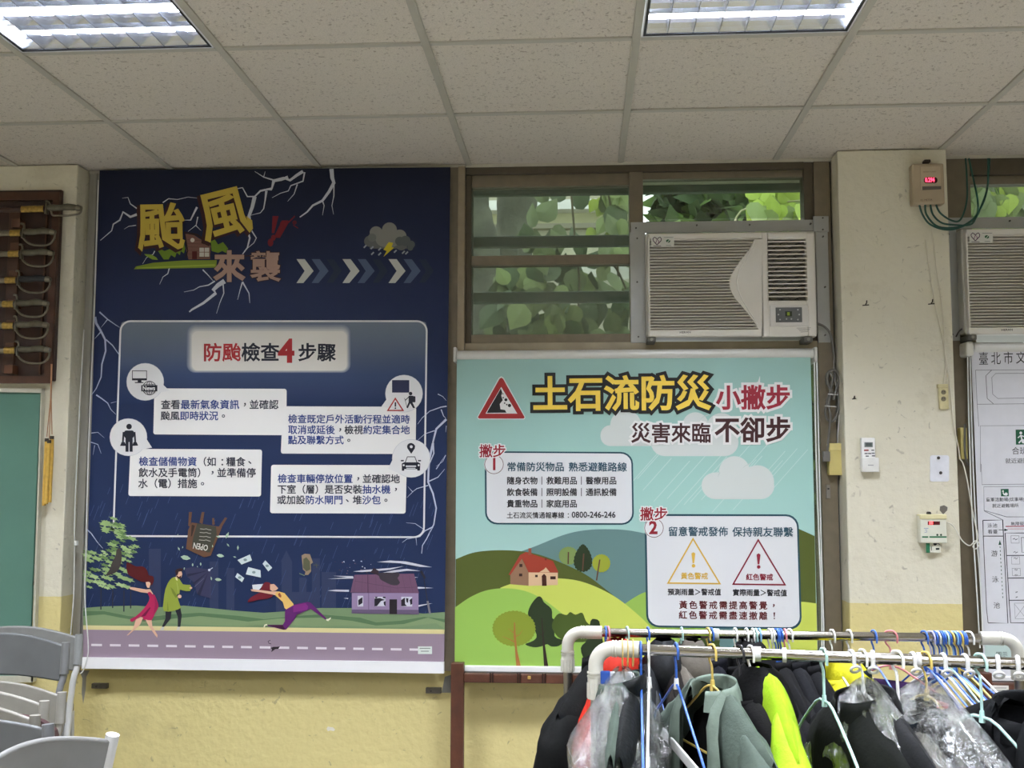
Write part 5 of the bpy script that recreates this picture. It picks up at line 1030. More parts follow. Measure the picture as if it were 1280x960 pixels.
# ================================================================== WOODEN FRAMES UNDER THE BANNERS
M_MAH = mat((92, 52, 34), .45, 0, .3, 10, .15, 60); M_MHD = mat((44, 26, 20), .6)
def wood_frame(x0, x1, y, label, right=False):
    Yw = -.098; e = empty('wooden_stand', (at(x0, 836, Yw).x, Yw, 0), label, 'wooden stand', 'brown wooden stands under the windows'); ox = e.location.x
    a = at(x0, y-12, Yw); b_ = at(x0+16, y-12, Yw); za = a.z
    MB().box((0, 0, 0), (b_.x-a.x, .038, za), M_MAH, .003).build('post', e)
    c = at(x0+16, y, Yw); d = at(x0+16, y+13, Yw); X1 = at(x1, y, Yw).x-ox
    MB().box((b_.x-a.x, .012, d.z), (X1, .038, c.z), M_MHD, .002).build('back_rail', e)
    x = b_.x-a.x; L = .098
    while x < X1-.02:
        MB().box((x+.001, .0, d.z+.002), (min(x+L, X1), .02, c.z-.002), M_MAH, .004).build('rail_block', e); x += L+.012
        if x < X1-.02: MB().box((x-.0075, .004, d.z+.002), (x-.0045, .02, c.z-.002), M_MAH, .001).build('spacer', e)
        L = random.choice([.082, .088, .09])
    return e
wood_frame(563.5, 1046, 841, 'dark brown wooden stand with blocked top rail under the landslide banner'); wood_frame(1224, 1500, 853, 'dark brown wooden stand under the floor-plan banner, behind the right end of the racks')
m_ = MB(); a = at(661.5, 847, -.10); m_.box((a.x-.006, -.104, a.z-.006), (a.x+.006, -.098, a.z+.006), mat((214, 176, 96), .4, .4), .002); m_.build('brass_catch', label='small brass catch on the brown rail under the landslide banner', cat='catch')
o = box_px(1238, 857, 1261, 866, -.1015, -.099, mat((226, 224, 216), .5), .0004); lab = o.build('paper_label', label='small white paper label on the brown rail under the floor-plan banner', cat='label'); p = Print(-.1017); p.lay(1); p.line([(1240,860),(1258,860)], .8, (120,118,116)); p.line([(1240,863),(1256,863)], .8, (120,118,116)); p.done('label_lettering', lab)
# ================================================================== FOLDING CHAIRS
M_CG = mat((118, 118, 114), .5, 0, .08, 30); M_CB = mat((124, 121, 112), .5, 0, .06, 30); M_CD = mat((88, 90, 90), .5, 0, .1, 12); M_CL = mat((128, 128, 125), .42, 0, .03); M_TW = mat((200, 200, 196), .3, .2, .03)
trolley = empty('chair_trolley', (0, 0, 0), 'low black trolley under the stacked folding chairs, below the frame', 'trolley')
def chair(px, py, Y, wid, bh, yaw, lean, mb_, mt, label, capm=None, tilt=0):
    """right cap top at pixel (px, py); folded chair standing on its feet"""
    c = at(px, py, Y); e = empty('folding_chair', c, label, 'chair', 'grey folding chairs stacked at the lower left'); e.rotation_euler = (0, tilt, yaw)
    capm = capm or mb_; H = c.z-.14-.0; th = .012
    rows = []
    m_ = MB(); NX = 14
    def top(t): return -.012+.030*math.sin(PI*t)
    def bot(t): return -bh+.012*math.sin(PI*t)-.012
    fr_, bk = [], []
    for j in range(7):
        v = j/6; r1 = []; r2 = []
        for i in range(NX+1):
            t = i/NX; x = -wid*(1-t)-.012+.0; z = top(t)*(1-v)+bot(t)*v; d = .035*math.sin(PI*t)+lean*z
            r1.append((x, d-th/2, z)); r2.append((x, d+th/2, z))
        fr_.append(r1); bk.append(r2[::-1])
    m_.grid(fr_, mb_); m_.grid(bk, mb_)
    loop_f = [fr_[0][i] for i in range(NX+1)]+[fr_[j][NX] for j in range(1, 7)]+[fr_[6][i] for i in range(NX-1, -1, -1)]+[fr_[j][0] for j in range(5, 0, -1)]
    loop_b = [(x, y+th, z) for x, y, z in loop_f]; n = len(loop_f); m_.add(loop_f+loop_b, [(i, i+n, (i+1) % n+n, (i+1) % n) for i in range(n)], mb_)
    br = m_.build('backrest', e)
    MB().tube([(x, y+th/2, z) for x, y, z in loop_f], .0065, mb_, 6, closed=True).build('rim', br)
    for sx in (0, -wid-.024):
        MB().tube([(sx, 0, .0), (sx, lean*-bh*.95, -bh*.95)], [.0135, .0145], capm, 14).build('post_cap', e)
        MB().tube(smooth_path([(sx, lean*-.02, -.02), (sx, lean*-bh, -bh), (sx*.98+(.0 if sx else -.012), lean*-bh-.02, -bh-.12), (sx*.98+(.0 if sx else -.028), -.06, -H)], 4), .0105, mt, 10).build('leg_tube', e)
        MB().tube([(sx*.9-.03, .03, -bh-.16), (sx*.9-.03, .05, -H)], .0105, mt, 10).build('leg_tube', e)
    MB().box((-wid-.0, .015, -bh-.50), (-.024, .045, -bh-.13), mb_, .01).build('seat', e)
    MB().tube([(-wid-.02, -.05, -H+.12), (-.03, -.05, -H+.12)], .009, mt, 8).build('stretcher', e)
    return e
chair(99, 793, -.50, .44, .105, .05, .05, M_CG, M_TW, 'rearmost folding chair at the lower left, grey backrest and white legs', mat((136, 138, 136), .42))
chair(82.5, 803, -.72, .43, .105, .0, .05, M_CD, mat((120, 122, 124), .4, .3), 'second folding chair, darker grey backrest with grey tubing', mat((110, 111, 110), .45))
chair(77.5, 865, -1.0, .42, .095, .02, .05, M_CB, mat((156, 152, 144), .35, .2), 'third folding chair, beige grey backrest lower in the stack', mat((140, 137, 128), .45))
chair(55.5, 876, -1.25, .42, .07, .03, .05, mat((132, 129, 120), .5, 0, .05), mat((156, 152, 144), .35, .2), 'fourth folding chair, pale beige backrest just under the beige grey one', mat((142, 139, 130), .45))
chair(44, 894, -1.5, .40, .06, .02, .05, M_CB, M_TW, 'fifth folding chair, small grey cap just left of the pale one')
chair(60, 905, -1.75, .42, .13, .12, .05, M_CD, mat((100, 104, 106), .4, .3), 'sixth folding chair, scuffed dark grey backrest at the lower left corner', mat((104, 106, 108), .45), tilt=-.08)
chair(141, 918, -2.05, .34, .16, 1.25, -.25, M_CL, M_TW, 'nearest folding chair, pale arched backrest cut off by the bottom edge', mat((196, 196, 193), .4))
m_ = MB(); c = at(5, 905, -1.38); P = [(c.x+.14*math.cos(a), -1.38, c.z-.03+.055*math.sin(a)) for a in [2*PI*i/24 for i in range(24)]]
m_.prism(P, (0, .02, 0), mat((66, 44, 44), .5, 0, .08)); m_.build('maroon_seat_pad', label='maroon rounded seat pad showing among the folding chairs at the left edge', cat='seat pad')
xl = at(-60, 900, -1).x; MB().box((-2.9, -2.3, .10), (-.6, -.42, .135), M_BLK, .01).build('platform', trolley)
for x in (-2.8, -.7):
    for y in (-2.2, -.5): MB().tube([(x-.015, y, .05), (x+.015, y, .05)], .05, mat((50, 50, 50), .6), 16).build('wheel', trolley)
# ================================================================== CLOTHES RACKS
M_CH = mat((176, 172, 164), .16, 1, .02, 20); M_LEG = mat((150, 146, 140), .28, .9, .05, 20)
ZF, ZR = 1.215, 1.17
FA, FB = atz(760, 810.5, ZF), atz(1280, 830, ZF); RA, RB = atz(722, 790.2, ZR), atz(1256, 798.2, ZR)
def on(rail, px):
    """point of a rail seen at pixel column px"""
    A, B = (FA, FB) if rail == 'F' else (RA, RB)
    lo, hi = -1.0, 2.5
    d = B-A
    for _ in range(40):
        m = (lo+hi)/2; p = A+d*m-CAM; x = 640+FPX*(p.dot(_r))/(p.dot(_f))
        if x < px: lo = m
        else: hi = m
    return A+d*lo
def rack(A, B, z, label, ringb, lx=None):
    d = (B-A).normalized(); e = empty('clothes_rack', (A.x, A.y, 0), label, 'clothes rack'); O = e.location
    def L(p): return Vector(p)-O
    R = .026
    MB().tube([L(A+d*.045), L(B-d*.045)], .0095, M_CH, 18).build('rail', e)
    for P, s_ in ((A, 1), (B, -1)):
        q = P; m_ = MB(); path = [q+d*s_*.075, q+d*s_*.03]
        for k in range(1, 9): a = PI/2*k/8; path.append(q+d*s_*(.03-.030*math.sin(a))+Vector((0, 0, -.030*(1-math.cos(a)))))
        path.append(q+Vector((0, 0, -.085)))
        m_.tube([L(x) for x in path], .0128, M_PVC, 18)
        m_.tube([L(q+d*s_*.075), L(q+d*s_*.040)], .0142, M_PVC, 18); m_.tube([L(q+Vector((0, 0, -.085))), L(q+Vector((0, 0, -.050)))], .0142, M_PVC, 18)
        for k in (.034, .029): m_.tube([L(q+d*s_*k), L(q+d*s_*(k+.0025))], .0146, M_PVC, 18)
        for k in (.040, .046): m_.tube([L(q+Vector((0, 0, -k))), L(q+Vector((0, 0, -k-.0025)))], .0150, M_PVC, 18)
        for k in range(14):   # grip ribs of the sleeve
            a = 2*PI*k/14; m_.tube([L(q+Vector((math.cos(a)*.0143, math.sin(a)*.0143, -.084))), L(q+Vector((math.cos(a)*.0143, math.sin(a)*.0143, -.058)))], .0011, M_PVC, 4)
        m_.build('elbow', e)
        MB().tube([L(q+Vector((0, 0, -.084))), L((q.x, q.y, .06))], .0095, M_LEG, 14).build('leg', e)
        MB().tube([L((q.x, q.y-.2, .055)), L((q.x, q.y+.2, .055))], .0128, M_PVC, 14).build('foot_bar', e)
        for yy in (-.19, .19): MB().tube([L((q.x-.012, q.y+yy, .022)), L((q.x+.012, q.y+yy, .022))], .022, mat((60, 60, 60), .5), 14).build('castor', e)
    MB().tube([L((A.x, A.y, .055)), L((B.x, B.y, .055))], .0095, M_LEG, 12).build('bottom_rail', e)
    return e
FA2 = on('F', 744.5); FB2 = FA2+(FB-FA).normalized()*1.25
RA2 = on('R', 709.5); RB2 = on('R', 1271.5)
r1 = rack(FA2, FB2, ZF, 'front chrome clothes rack with white pipe elbows, crowded with jackets', 0)
r2 = rack(RA2, RB2, ZR, 'rear chrome clothes rack with white pipe elbows, nearer the wall', 0)
dR = (FB-FA).normalized()
# rubber bands with a tag on the front elbow
for k in range(3):
    c = FA2+dR*(.046+.009*k); R = .0165; P = [c+Vector((0, R*math.cos(t), R*math.sin(t)-(.0 if math.sin(t) > 0 else .012))) for t in [2*PI*i/16 for i in range(16)]]
    MB().tube(P, .0012, mat((206, 178, 104), .5), 5, closed=True).build('rubber_band', label=('left', 'middle', 'right')[k]+' yellow rubber band around the left elbow of the front rack', cat='rubber band')
c = FA2+dR*.035+Vector((0, -.02, -.045)); tg = MB().box((c.x-.026, c.y, c.z-.010), (c.x+.026, c.y+.003, c.z+.010), mat((206, 210, 214), .4), .003).build('number_tag', label='white plastic number tag with blue end, hanging under the left front elbow', cat='tag')
MB().box((c.x-.027, c.y-.001, c.z-.011), (c.x-.010, c.y+.004, c.z+.011), mat((36, 74, 150), .4), .003).build('blue_end', tg)
# ---- hangers
ORD = ['first', 'second', 'third', 'fourth', 'fifth', 'sixth', 'seventh', 'eighth', 'ninth', 'tenth', 'eleventh', 'twelfth', 'thirteenth', 'fourteenth', 'fifteenth', 'sixteenth', 'seventeenth', 'eighteenth', 'nineteenth', 'twentieth', 'twenty-first', 'twenty-second', 'twenty-third', 'twenty-fourth', 'twenty-fifth', 'twenty-sixth', 'twenty-seventh', 'twenty-eighth', 'twenty-ninth', 'thirtieth']
COLR = {'blue': mat((46, 92, 176), .35, 0, .04), 'sky': mat((120, 166, 214), .35, 0, .04), 'white': mat((226, 226, 222), .35, 0, .03), 'mint': mat((176, 212, 204), .35, 0, .03), 'yellow': mat((206, 180, 96), .4, 0, .05), 'pink': mat((214, 130, 136), .4, 0, .04), 'black': mat((34, 34, 38), .4), 'grey': mat((160, 160, 158), .3, .7), 'lilac': mat((176, 174, 206), .4)}
def hanger(rail, px, yaw, col, label, style='wire', half=.20, drop=.055, rise=.095, group=None, lower=None, bar=None, r=.0021, off=0):
    o = on(rail, px); e = empty('clothes_hanger', o, label, 'hanger', group or 'clothes hangers on the racks'); e.rotation_euler = (0, 0, yaw)
    m = COLR[col]
    # local: -y points to the viewer (near end)
    hk = smooth_path([(0, -.0145, -.012), (0, -.0150, .002), (0, -.008, .0118), (0, 0, .0128), (0, .009, .0105), (0, .0145, .0), (0, .010, -.014), (0, .001, -.026), (0, 0, -drop)], 4)
    MB().tube(hk, r, m, 7).build('hook', e)
    D = -drop; h = half; E = D-rise
    def side(s_):
        if style == 'notch': return [(0, 0, D), (0, s_*.035, D-.006), (0, s_*h*.62, D-rise*.62), (0, s_*h*.66, D-rise*.80), (0, s_*h*.72, D-rise*.80), (0, s_*h*.77, D-rise*.70), (0, s_*h, E), (0, s_*(h+.004), E-.014), (0, s_*(h-.004), E-.020)]
        return [(0, 0, D), (0, s_*.030, D-.008), (0, s_*h*.55, D-rise*.52), (0, s_*h, E), (0, s_*(h+.004), E-.012), (0, s_*(h-.006), E-.020)]
    for s_ in (-1, 1): MB().tube(smooth_path(side(s_), 3), r*1.05, m, 7).build('arm', e)
    if style == 'flat':
        MB().box((-.002, -h, E-.030), (.002, h, E-.012), COLR['white'], .0015).build('bar', e)
    else: MB().tube([(0, -h+.006, E-.020), (0, h-.006, E-.020)], r*1.05, m if bar is None else COLR[bar], 7).build('bar', e)
    MB().tube([(0, 0, D+.010), (0, 0, D-.008)], [.0035, .005], m if style != 'flat' else COLR['white'], 8).build('neck', e)
    return e
# ---- garments
def fnoise(x, y, z): return noise.noise(Vector((x, y, z)))
def cloth(rgb, rough=.85, b=.10, sheen=0):
    k = .80 if max(rgb) > 200 else (.62 if max(rgb) > 90 else .40)
    if max(rgb)-min(rgb) < 30 and max(rgb) > 150: k = .74
    return mat(tuple(v*k for v in rgb), rough, 0, .14, 26, b, 160, spec=.12)
def garment(rail, px, yaw, m, label, half=.19, t=.034, L=.66, neck=-.052, slope=.075, opening=0.0, collar='stand', sleeve=True, seed=1, name='jacket', cat='jacket', inner=None, group='clothes on the racks', lapel=None, hoodm=None, dz=0, sl=.56, neckw=.050):
    o = on(rail, px); o = Vector((o.x, o.y, o.z+dz)); e = empty(name, o, label, cat, group); e.rotation_euler = (0, 0, yaw)
    # local axes: y = -near..far along shoulders, -x = front of the garment (towards the viewer)
    NU, NZ = 30, 26
    def top(u):
        a = abs(u); return neck-(.004 if a < neckw else .004+slope*((a-neckw)/(half-neckw))**1.15)
    def prof(u): return math.sqrt(max(0, 1-(u/half)**2*.93))
    def pt(u, zd, side):
        f = min(1, zd/.055)**.5; g = 1+.30*min(1, zd/.45)
        th = t*prof(u)*f*g
        fold = min(1, zd/.22)*(.013*math.sin(u*46+seed*2.1+zd*3)+.010*fnoise(u*9+seed, zd*3.5, seed*3.3+side)+.008*fnoise(u*24, zd*7+seed, side*5))
        sp = 1+.05*min(1, zd/.5)+.02*fnoise(seed, zd*5, 1)
        return (side*th+fold+ .010*fnoise(seed*1.7, u*3, zd*2), u*sp, top(u)-zd)
    def sheetm(us, side, mt):
        rows = []
        for j in range(NZ):
            zd = L*(j/(NZ-1))**1.5; rows.append([pt(u, zd, side) for u in us])
        return MB().grid(rows, mt)
    us = [half*math.sin(PI/2*(-1+2*i/NU)) for i in range(NU+1)]
    sheetm(us, 1, m).build('back_panel', e)
    if opening:
        ul = [u for u in us if u < -opening]+[-opening]; ur = [opening]+[u for u in us if u > opening]
        sheetm(ul, -1, m).build('front_panel', e); sheetm(ur, -1, m).build('front_panel', e)
        if lapel:
            for s_ in (-1, 1):
                rows = []
                for j in range(16):
                    zd = .40*j/15; w_ = .055*math.sin(min(1, (zd+.02)/.16)*PI/2)*(1-max(0, (zd-.2)/.22)) if zd < .42 else 0; w_ = max(w_, .004)
                    row = []
                    for i in range(5):
                        u = s_*(opening+w_*i/4+.002); p = pt(u, zd, -1); row.append((p[0]-.006-.010*math.sin(PI*i/4), p[1], p[2]+.004))
                    rows.append(row)
                MB().grid(rows, lapel).build('lapel', e)
    else: sheetm(us, -1, m).build('front_panel', e)
    if collar:
        H = {'stand': .024, 'fold': .016, 'hood': .014}[collar]; rows = []
        a0 = .55 if opening else .16; n = 22
        prof_c = [(-.006, 1.0), (H*.5, 1.02), (H, 1.05), (H+.004, 1.12), (H*.75, 1.2), (H*.1, 1.32), (-.012, 1.42)] if collar == 'fold' else [(-.008, 1.0), (H*.5, 1.0), (H, 1.02), (H+.002, 1.06), (H*.5, 1.09), (-.006, 1.12)]
        for dzc, sc_ in prof_c:
            row = []
            for i in range(n+1):
                a = PI+a0+(2*PI-2*a0)*i/n; row.append((math.cos(a)*.030*sc_, math.sin(a)*(neckw)*sc_, neck-.010+dzc-(.018*(1+math.cos(a-PI))/2 if 1 else 0)))
            rows.append(row)
        MB().grid(rows, lapel or m).build('collar', e)
        if collar == 'hood':
            rows = []; hm = hoodm or m
            for j in range(11):
                v = j/10; row = []
                for i in range(17):
                    a = PI*2*i/16; rr = math.sin(PI*(.08+.84*v))**.7
                    row.append((.030+.050*rr*math.cos(a)+.006*fnoise(i*.6, v*4, seed), .088*rr*math.sin(a), neck+.040-.135*v+.006*fnoise(v*5, i*.7, seed)))
                rows.append(row)
            MB().grid(rows, hm).build('hood', e)
    if sleeve:
        for s_ in (-1, 1):
            bg = 'bagged' in group; ow = -.022 if bg else 0; kr = .62 if bg else 1
            P = smooth_path([(0, s_*(half-.085), top(half-.085)-.022), (0, s_*(half-.030+ow), top(half)-.026), (0, s_*(half+.010+ow), top(half)-.080), (-.006, s_*(half+.026+ow), top(half)-.22), (-.018, s_*(half+.022+ow), top(half)-.40), (-.03, s_*(half+.012+ow), top(half)-sl)], 5)
            rows = []
            for k, c in enumerate(P):
                q = k/(len(P)-1); R = kr*(.006+.050*math.sin(min(1, q*4.2)*PI/2))*(1-.20*q); row = []
                for i in range(15):
                    a = 2*PI*i/14; n_ = 1+.16*fnoise(q*9+seed, i*.0+math.cos(a)*1.5, math.sin(a)*1.5+s_*3)
                    row.append((c[0]+math.cos(a)*R*.62*n_, c[1]+math.sin(a)*R*n_, c[2]+.012*math.cos(a)*math.cos(a)*(q < .1)))
                rows.append(row)
            MB().grid(rows, m).build('sleeve', e)
    if inner:
        p = pt(.0, .035, 1); x = p[0]-.006
        MB().add([(x, .010, neck-.036), (x, .052, neck-.042), (x-.002, .050, neck-.092), (x-.002, .026, neck-.118), (x-.002, .008, neck-.086)], [(0, 1, 2, 3, 4)], mat((190, 186, 186), .7)).build('size_label', e); MB().add([(x-.001, .014, neck-.022), (x-.001, .046, neck-.026), (x-.001, .046, neck-.040), (x-.001, .014, neck-.036)], [(0, 1, 2, 3)], mat((54, 50, 84), .7)).build('brand_label', e)
    return e
def bag_mat():
    m = bpy.data.materials.new('clear_film'); m.use_nodes = True; nt = m.node_tree; N = nt.nodes.new; L = nt.links.new
    for n in list(nt.nodes): nt.nodes.remove(n)
    o = N('ShaderNodeOutputMaterial'); t = N('ShaderNodeBsdfTransparent'); t.inputs[0].default_value = (.93, .94, .94, 1)
    g = N('ShaderNodeBsdfGlossy'); g.inputs['Roughness'].default_value = .09; d = N('ShaderNodeBsdfDiffuse'); d.inputs[0].default_value = lin((190, 192, 190))
    tc = N('ShaderNodeTexCoord'); mp = N('ShaderNodeMapping'); mp.inputs['Scale'].default_value = (14, 14, 7); L(tc.outputs['Object'], mp.inputs['Vector'])
    n1 = N('ShaderNodeTexNoise'); n1.inputs['Scale'].default_value = 1.6; n1.inputs['Detail'].default_value = 6; n1.inputs['Roughness'].default_value = .65; n1.inputs['Distortion'].default_value = 1.6; L(mp.outputs[0], n1.inputs['Vector'])
    bp = N('ShaderNodeBump'); bp.inputs['Strength'].default_value = 1; bp.inputs['Distance'].default_value = .037; L(n1.outputs['Fac'], bp.inputs['Height']); L(bp.outputs[0], g.inputs['Normal'])
    fr = N('ShaderNodeFresnel'); fr.inputs[0].default_value = 1.55; L(bp.outputs[0], fr.inputs['Normal'])
    ma = N('ShaderNodeMath'); ma.operation = 'MULTIPLY_ADD'; ma.inputs[1].default_value = .75; ma.inputs[2].default_value = .015; ma.use_clamp = True; L(fr.outputs[0], ma.inputs[0])
    a = N('ShaderNodeMixShader'); a.inputs[0].default_value = .035; L(t.outputs[0], a.inputs[1]); L(d.outputs[0], a.inputs[2])
    b_ = N('ShaderNodeMixShader'); L(ma.outputs[0], b_.inputs[0]); L(a.outputs[0], b_.inputs[1]); L(g.outputs[0], b_.inputs[2]); L(b_.outputs[0], o.inputs[0]); return m
M_BAG = bag_mat()
def bag(rail, px, yaw, label, half=.24, t=.085, L=.74, seed=1, dx=0.0, slope=.105, neck=-.030):
    o = on(rail, px); rows = []; NZ = 34; n = 48
    for j in range(NZ):
        q = j/(NZ-1); zd = L*q**1.4; f = min(1, .10+(zd/.13)**.8); row = []
        for i in range(n):
            a = 2*PI*i/n; cr = .011*fnoise(math.cos(a)*4+seed, math.sin(a)*4, zd*11)*min(1, .35+zd/.1)+.006*fnoise(math.cos(a)*11, math.sin(a)*11+seed, zd*26)
            x = math.cos(a)*(t*f)*(1+.25*min(1, zd/.4)); y = math.sin(a)*(half*f)
            sg = lambda v: (abs(v)**.8)*(1 if v > 0 else -1)
            row.append((x+cr+dx*min(1, zd/.15), y+cr*.9, neck-zd-slope*(abs(math.sin(a))*f)**1.3*.6))
        rows.append(row)
    m_ = MB(); m_.grid(rows, M_BAG, closed=True)
    b_ = m_.build('garment_bag', label=label, cat='garment bag', group='clear plastic bags over clothes'); b_.location = o; b_.rotation_euler = (0, 0, yaw); return b_
BKC = cloth((30, 30, 33)); BK2 = cloth((40, 42, 46), .6); CHR = cloth((52, 56, 58)); SAGE = cloth((122, 140, 126), .75); SAGEL = cloth((146, 164, 148), .75)
# rear rail
garment('R', 748, -.42, cloth((28, 30, 28)), 'long black coat at the left end of the rear rail, behind the orange-red jacket', seed=2, half=.22, L=.8, t=0.041, group='clothes on the rear rack')
garment('R', 756, -.22, cloth((208, 52, 34), .6), 'orange-red jacket at the left end of the rear rail', seed=3, half=.17, t=0.034, slope=.07, group='clothes on the rear rack', collar='hood')
garment('R', 812, -.05, cloth((58, 62, 66), .6), 'charcoal hooded jacket on the rear rail right of the orange-red one', seed=4, collar='hood', half=.19, t=0.034, group='clothes on the rear rack')
garment('R', 836, .05, cloth((62, 52, 46)), 'dark brown jacket on the rear rail just left of the grey-beige one', seed=5, half=.18, collar='stand', group='clothes on the rear rack')
garment('R', 848, .12, cloth((142, 134, 122)), 'grey-beige hooded jacket on the rear rail, seen behind the blue hanger', seed=6, collar='hood', half=.18, t=0.034, group='clothes on the rear rack')
garment('R', 889, .1, cloth((34, 36, 54)), 'dark navy jacket on the rear rail, behind the collar of the sage shirt', seed=7, half=.19, group='clothes on the rear rack')
garment('R', 921, .15, BKC, 'black hooded jacket on the rear rail left of the neon strip', seed=8, collar='hood', half=.2, group='clothes on the rear rack')
garment('R', 948, .15, cloth((36, 36, 42)), 'black jacket on the rear rail behind the neon jacket', seed=9, half=.2, group='clothes on the rear rack')
garment('R', 972, .15, BKC, 'black coat under the blue hangers of the rear rail', seed=10, half=.2, collar='stand', group='clothes on the rear rack')
garment('R', 990, .2, cloth((38, 40, 48)), 'dark slate coat on the rear rail under the pink hanger', seed=11, half=.19, slope=.09, group='clothes on the rear rack')
garment('R', 1036, .35, cloth((214, 206, 34), .6), 'bright yellow hooded raincoat on the rear rail', seed=12, collar='hood', half=.17, t=0.041, neck=-.078, hoodm=cloth((226, 220, 40), .6), name='raincoat', cat='raincoat', group='clothes on the rear rack')
garment('R', 1064, .3, cloth((22, 48, 66)), 'dark teal jacket on the rear rail between the yellow raincoat and the purple top', seed=13, half=.18, collar='stand', group='clothes on the rear rack', neck=-.07)
garment('R', 1108, .95, cloth((66, 36, 92)), 'purple top on a pink hanger of the rear rail', seed=14, half=.17, collar=None, slope=.055, neck=-.085, name='sweater', cat='top', group='clothes on the rear rack')
# front rail
garment('F', 774, -.14, SAGE, 'sage and black coat in the leftmost plastic bag of the front rail', seed=21, half=.19, t=0.031, collar='fold', neck=-.050, name='coat', cat='coat', group='bagged clothes on the front rack')
garment('F', 783, -.12, cloth((36, 42, 42), .5), 'dark coat in the leftmost plastic bag, right of the sage one', seed=22, half=.19, t=.04, collar='stand', name='coat', cat='coat', group='bagged clothes on the front rack')
bag('F', 777, -.14, 'leftmost clear plastic bag on the front rail, over the sage and dark coats', seed=2, half=.25, t=.075)
V1 = -math.atan2(on('F', 801).x, on('F', 801).y-CAM.y)
hanger('F', 801, V1+.01, 'blue', 'blue hanger turned edge-on, left one of two beside the plastic bag', half=.19); hanger('F', 811, V1-.03, 'white', 'white hanger turned edge-on, right of the edge-on blue one', half=.19, style='flat')
hanger('F', 845, .12, 'blue', 'blue wire hanger with a broad white bar, empty, in front of the sage shirt', half=.19, style='flat', rise=.085)
hanger('F', 890, .33, 'yellow', 'yellow wire hanger inside the sage shirt', half=.17)
garment('F', 891, .33, SAGE, 'sage green open shirt with wide collar and pale inner label', seed=23, half=.20, t=0.033, opening=.050, collar='fold', lapel=SAGEL, inner=True, name='shirt', cat='shirt', group='clothes on the front rack', L=.6, neck=-.050)
j = garment('F', 927, .33, cloth((34, 32, 32)), 'black jacket with small white logo on the collar, right of the sage shirt', seed=24, half=.2, t=0.037, collar='hood', neck=-.060, hoodm=cloth((24, 24, 26)), group='clothes on the front rack')
garment('F', 941, .24, cloth((222, 216, 92), .7), 'pale yellow shirt showing a small corner on a white hanger', seed=25, half=.175, t=.030, neck=-.062, collar=None, name='shirt', cat='shirt', group='clothes on the front rack')
hanger('F', 925, .27, 'black', 'black wire hanger in the black jacket', half=.17); hanger('F', 938, .22, 'white', 'white wire hanger in the pale yellow shirt', half=.2)
garment('F', 956, .08, cloth((176, 222, 40), .6), 'neon yellow-green jacket between black coats', seed=26, half=.18, t=.028, collar=None, neck=-.022, slope=.10, group='clothes on the front rack')
garment('R', 1008, .2, cloth((32, 32, 38)), 'black coat on the rear rail just left of the yellow raincoat', seed=27, half=.19, t=.035, collar='stand', neck=-.06, group='clothes on the rear rack', name='coat', cat='coat')
hanger('F', 1029, .16, 'mint', 'empty mint green wire hanger with notched arms, centre of the front rail', style='notch', half=.2, drop=.072, rise=.115, r=.0024)
garment('F', 1069, .20, cloth((44, 48, 40)), 'dark olive coat in a plastic bag behind the empty mint hanger', seed=28, half=.18, t=.04, collar='stand', neck=-.065, name='coat', cat='coat', group='bagged clothes on the front rack')
bag('F', 1067, .2, 'clear plastic bag over the dark olive coat behind the mint hanger', seed=5, half=.23, t=.042, neck=-.05)
hanger('F', 1078, .24, 'white', 'white hanger in the bagged black coat', half=.18)
garment('F', 1086, .24, cloth((38, 40, 42), .55), 'black coat in a plastic bag, right of the mint hanger', seed=29, half=.2, t=0.037, collar='fold', opening=.008, neck=-.055, name='coat', cat='coat', group='bagged clothes on the front rack')
bag('F', 1085, .22, 'clear shiny plastic bag over the black coat right of the mint hanger', seed=7, half=.235, t=.055)
hanger('F', 1121, .42, 'white', 'white hanger whose near end sticks out of the pale grey jacket', half=.21, drop=.085, rise=.09, r=.0026)
garment('F', 1119, .38, cloth((170, 166, 154)), 'pale grey jacket with dark collar in a plastic bag', seed=30, half=.20, t=.05, collar='stand', neck=-.095, lapel=cloth((30, 44, 56)), sleeve=False, group='bagged clothes on the front rack')
bag('F', 1122, .34, 'clear plastic bag over the pale grey jacket', seed=9, half=.17, t=.062, neck=-.075)
hanger('F', 1157, .3, 'yellow', 'yellow hanger in the bagged black coat with the red label', half=.18)
c_ = garment('F', 1155, .3, cloth((34, 38, 40), .55), 'black coat with a red label in a plastic bag, under the yellow hanger', seed=31, half=.2, t=0.034, collar='fold', opening=.012, neck=-.065, name='coat', cat='coat', group='bagged clothes on the front rack')
MB().box((.028, -.020, -.095), (.031, .012, -.066), mat((190, 40, 50), .6), .001).build('red_label', c_)
bag('F', 1160, .3, 'clear plastic bag over the black coat with the red label', seed=11, half=.26, t=.07)
bag('F', 1192, .28, 'wrinkled plastic bag bulging with white and cream things near the right end', seed=13, half=.19, t=0.041, neck=-.10)
garment('F', 1191, .28, cloth((206, 200, 184), .6), 'cream white garment crumpled in the plastic bag near the right end', seed=32, half=.15, t=.035, collar=None, neck=-.13, sleeve=False, name='shirt', cat='shirt', group='bagged clothes on the front rack')
hanger('F', 1225, .36, 'mint', 'empty pale mint hanger with notched arms near the right end of the front rail', style='notch', half=.2, drop=.085, rise=.10, r=.0024)
garment('F', 1278, .42, cloth((34, 36, 40)), 'dark charcoal coat with broad lapels at the right end of the front rail', seed=33, half=.21, t=0.041, opening=.03, collar='fold', lapel=cloth((52, 56, 60)), neck=-.055, name='coat', cat='coat', group='clothes on the front rack')
garment('F', 1262, .40, cloth((40, 42, 46)), 'black coat just left of the charcoal one at the right end', seed=34, half=.18, t=.04, collar='stand', neck=-.085, name='coat', cat='coat', group='clothes on the front rack')
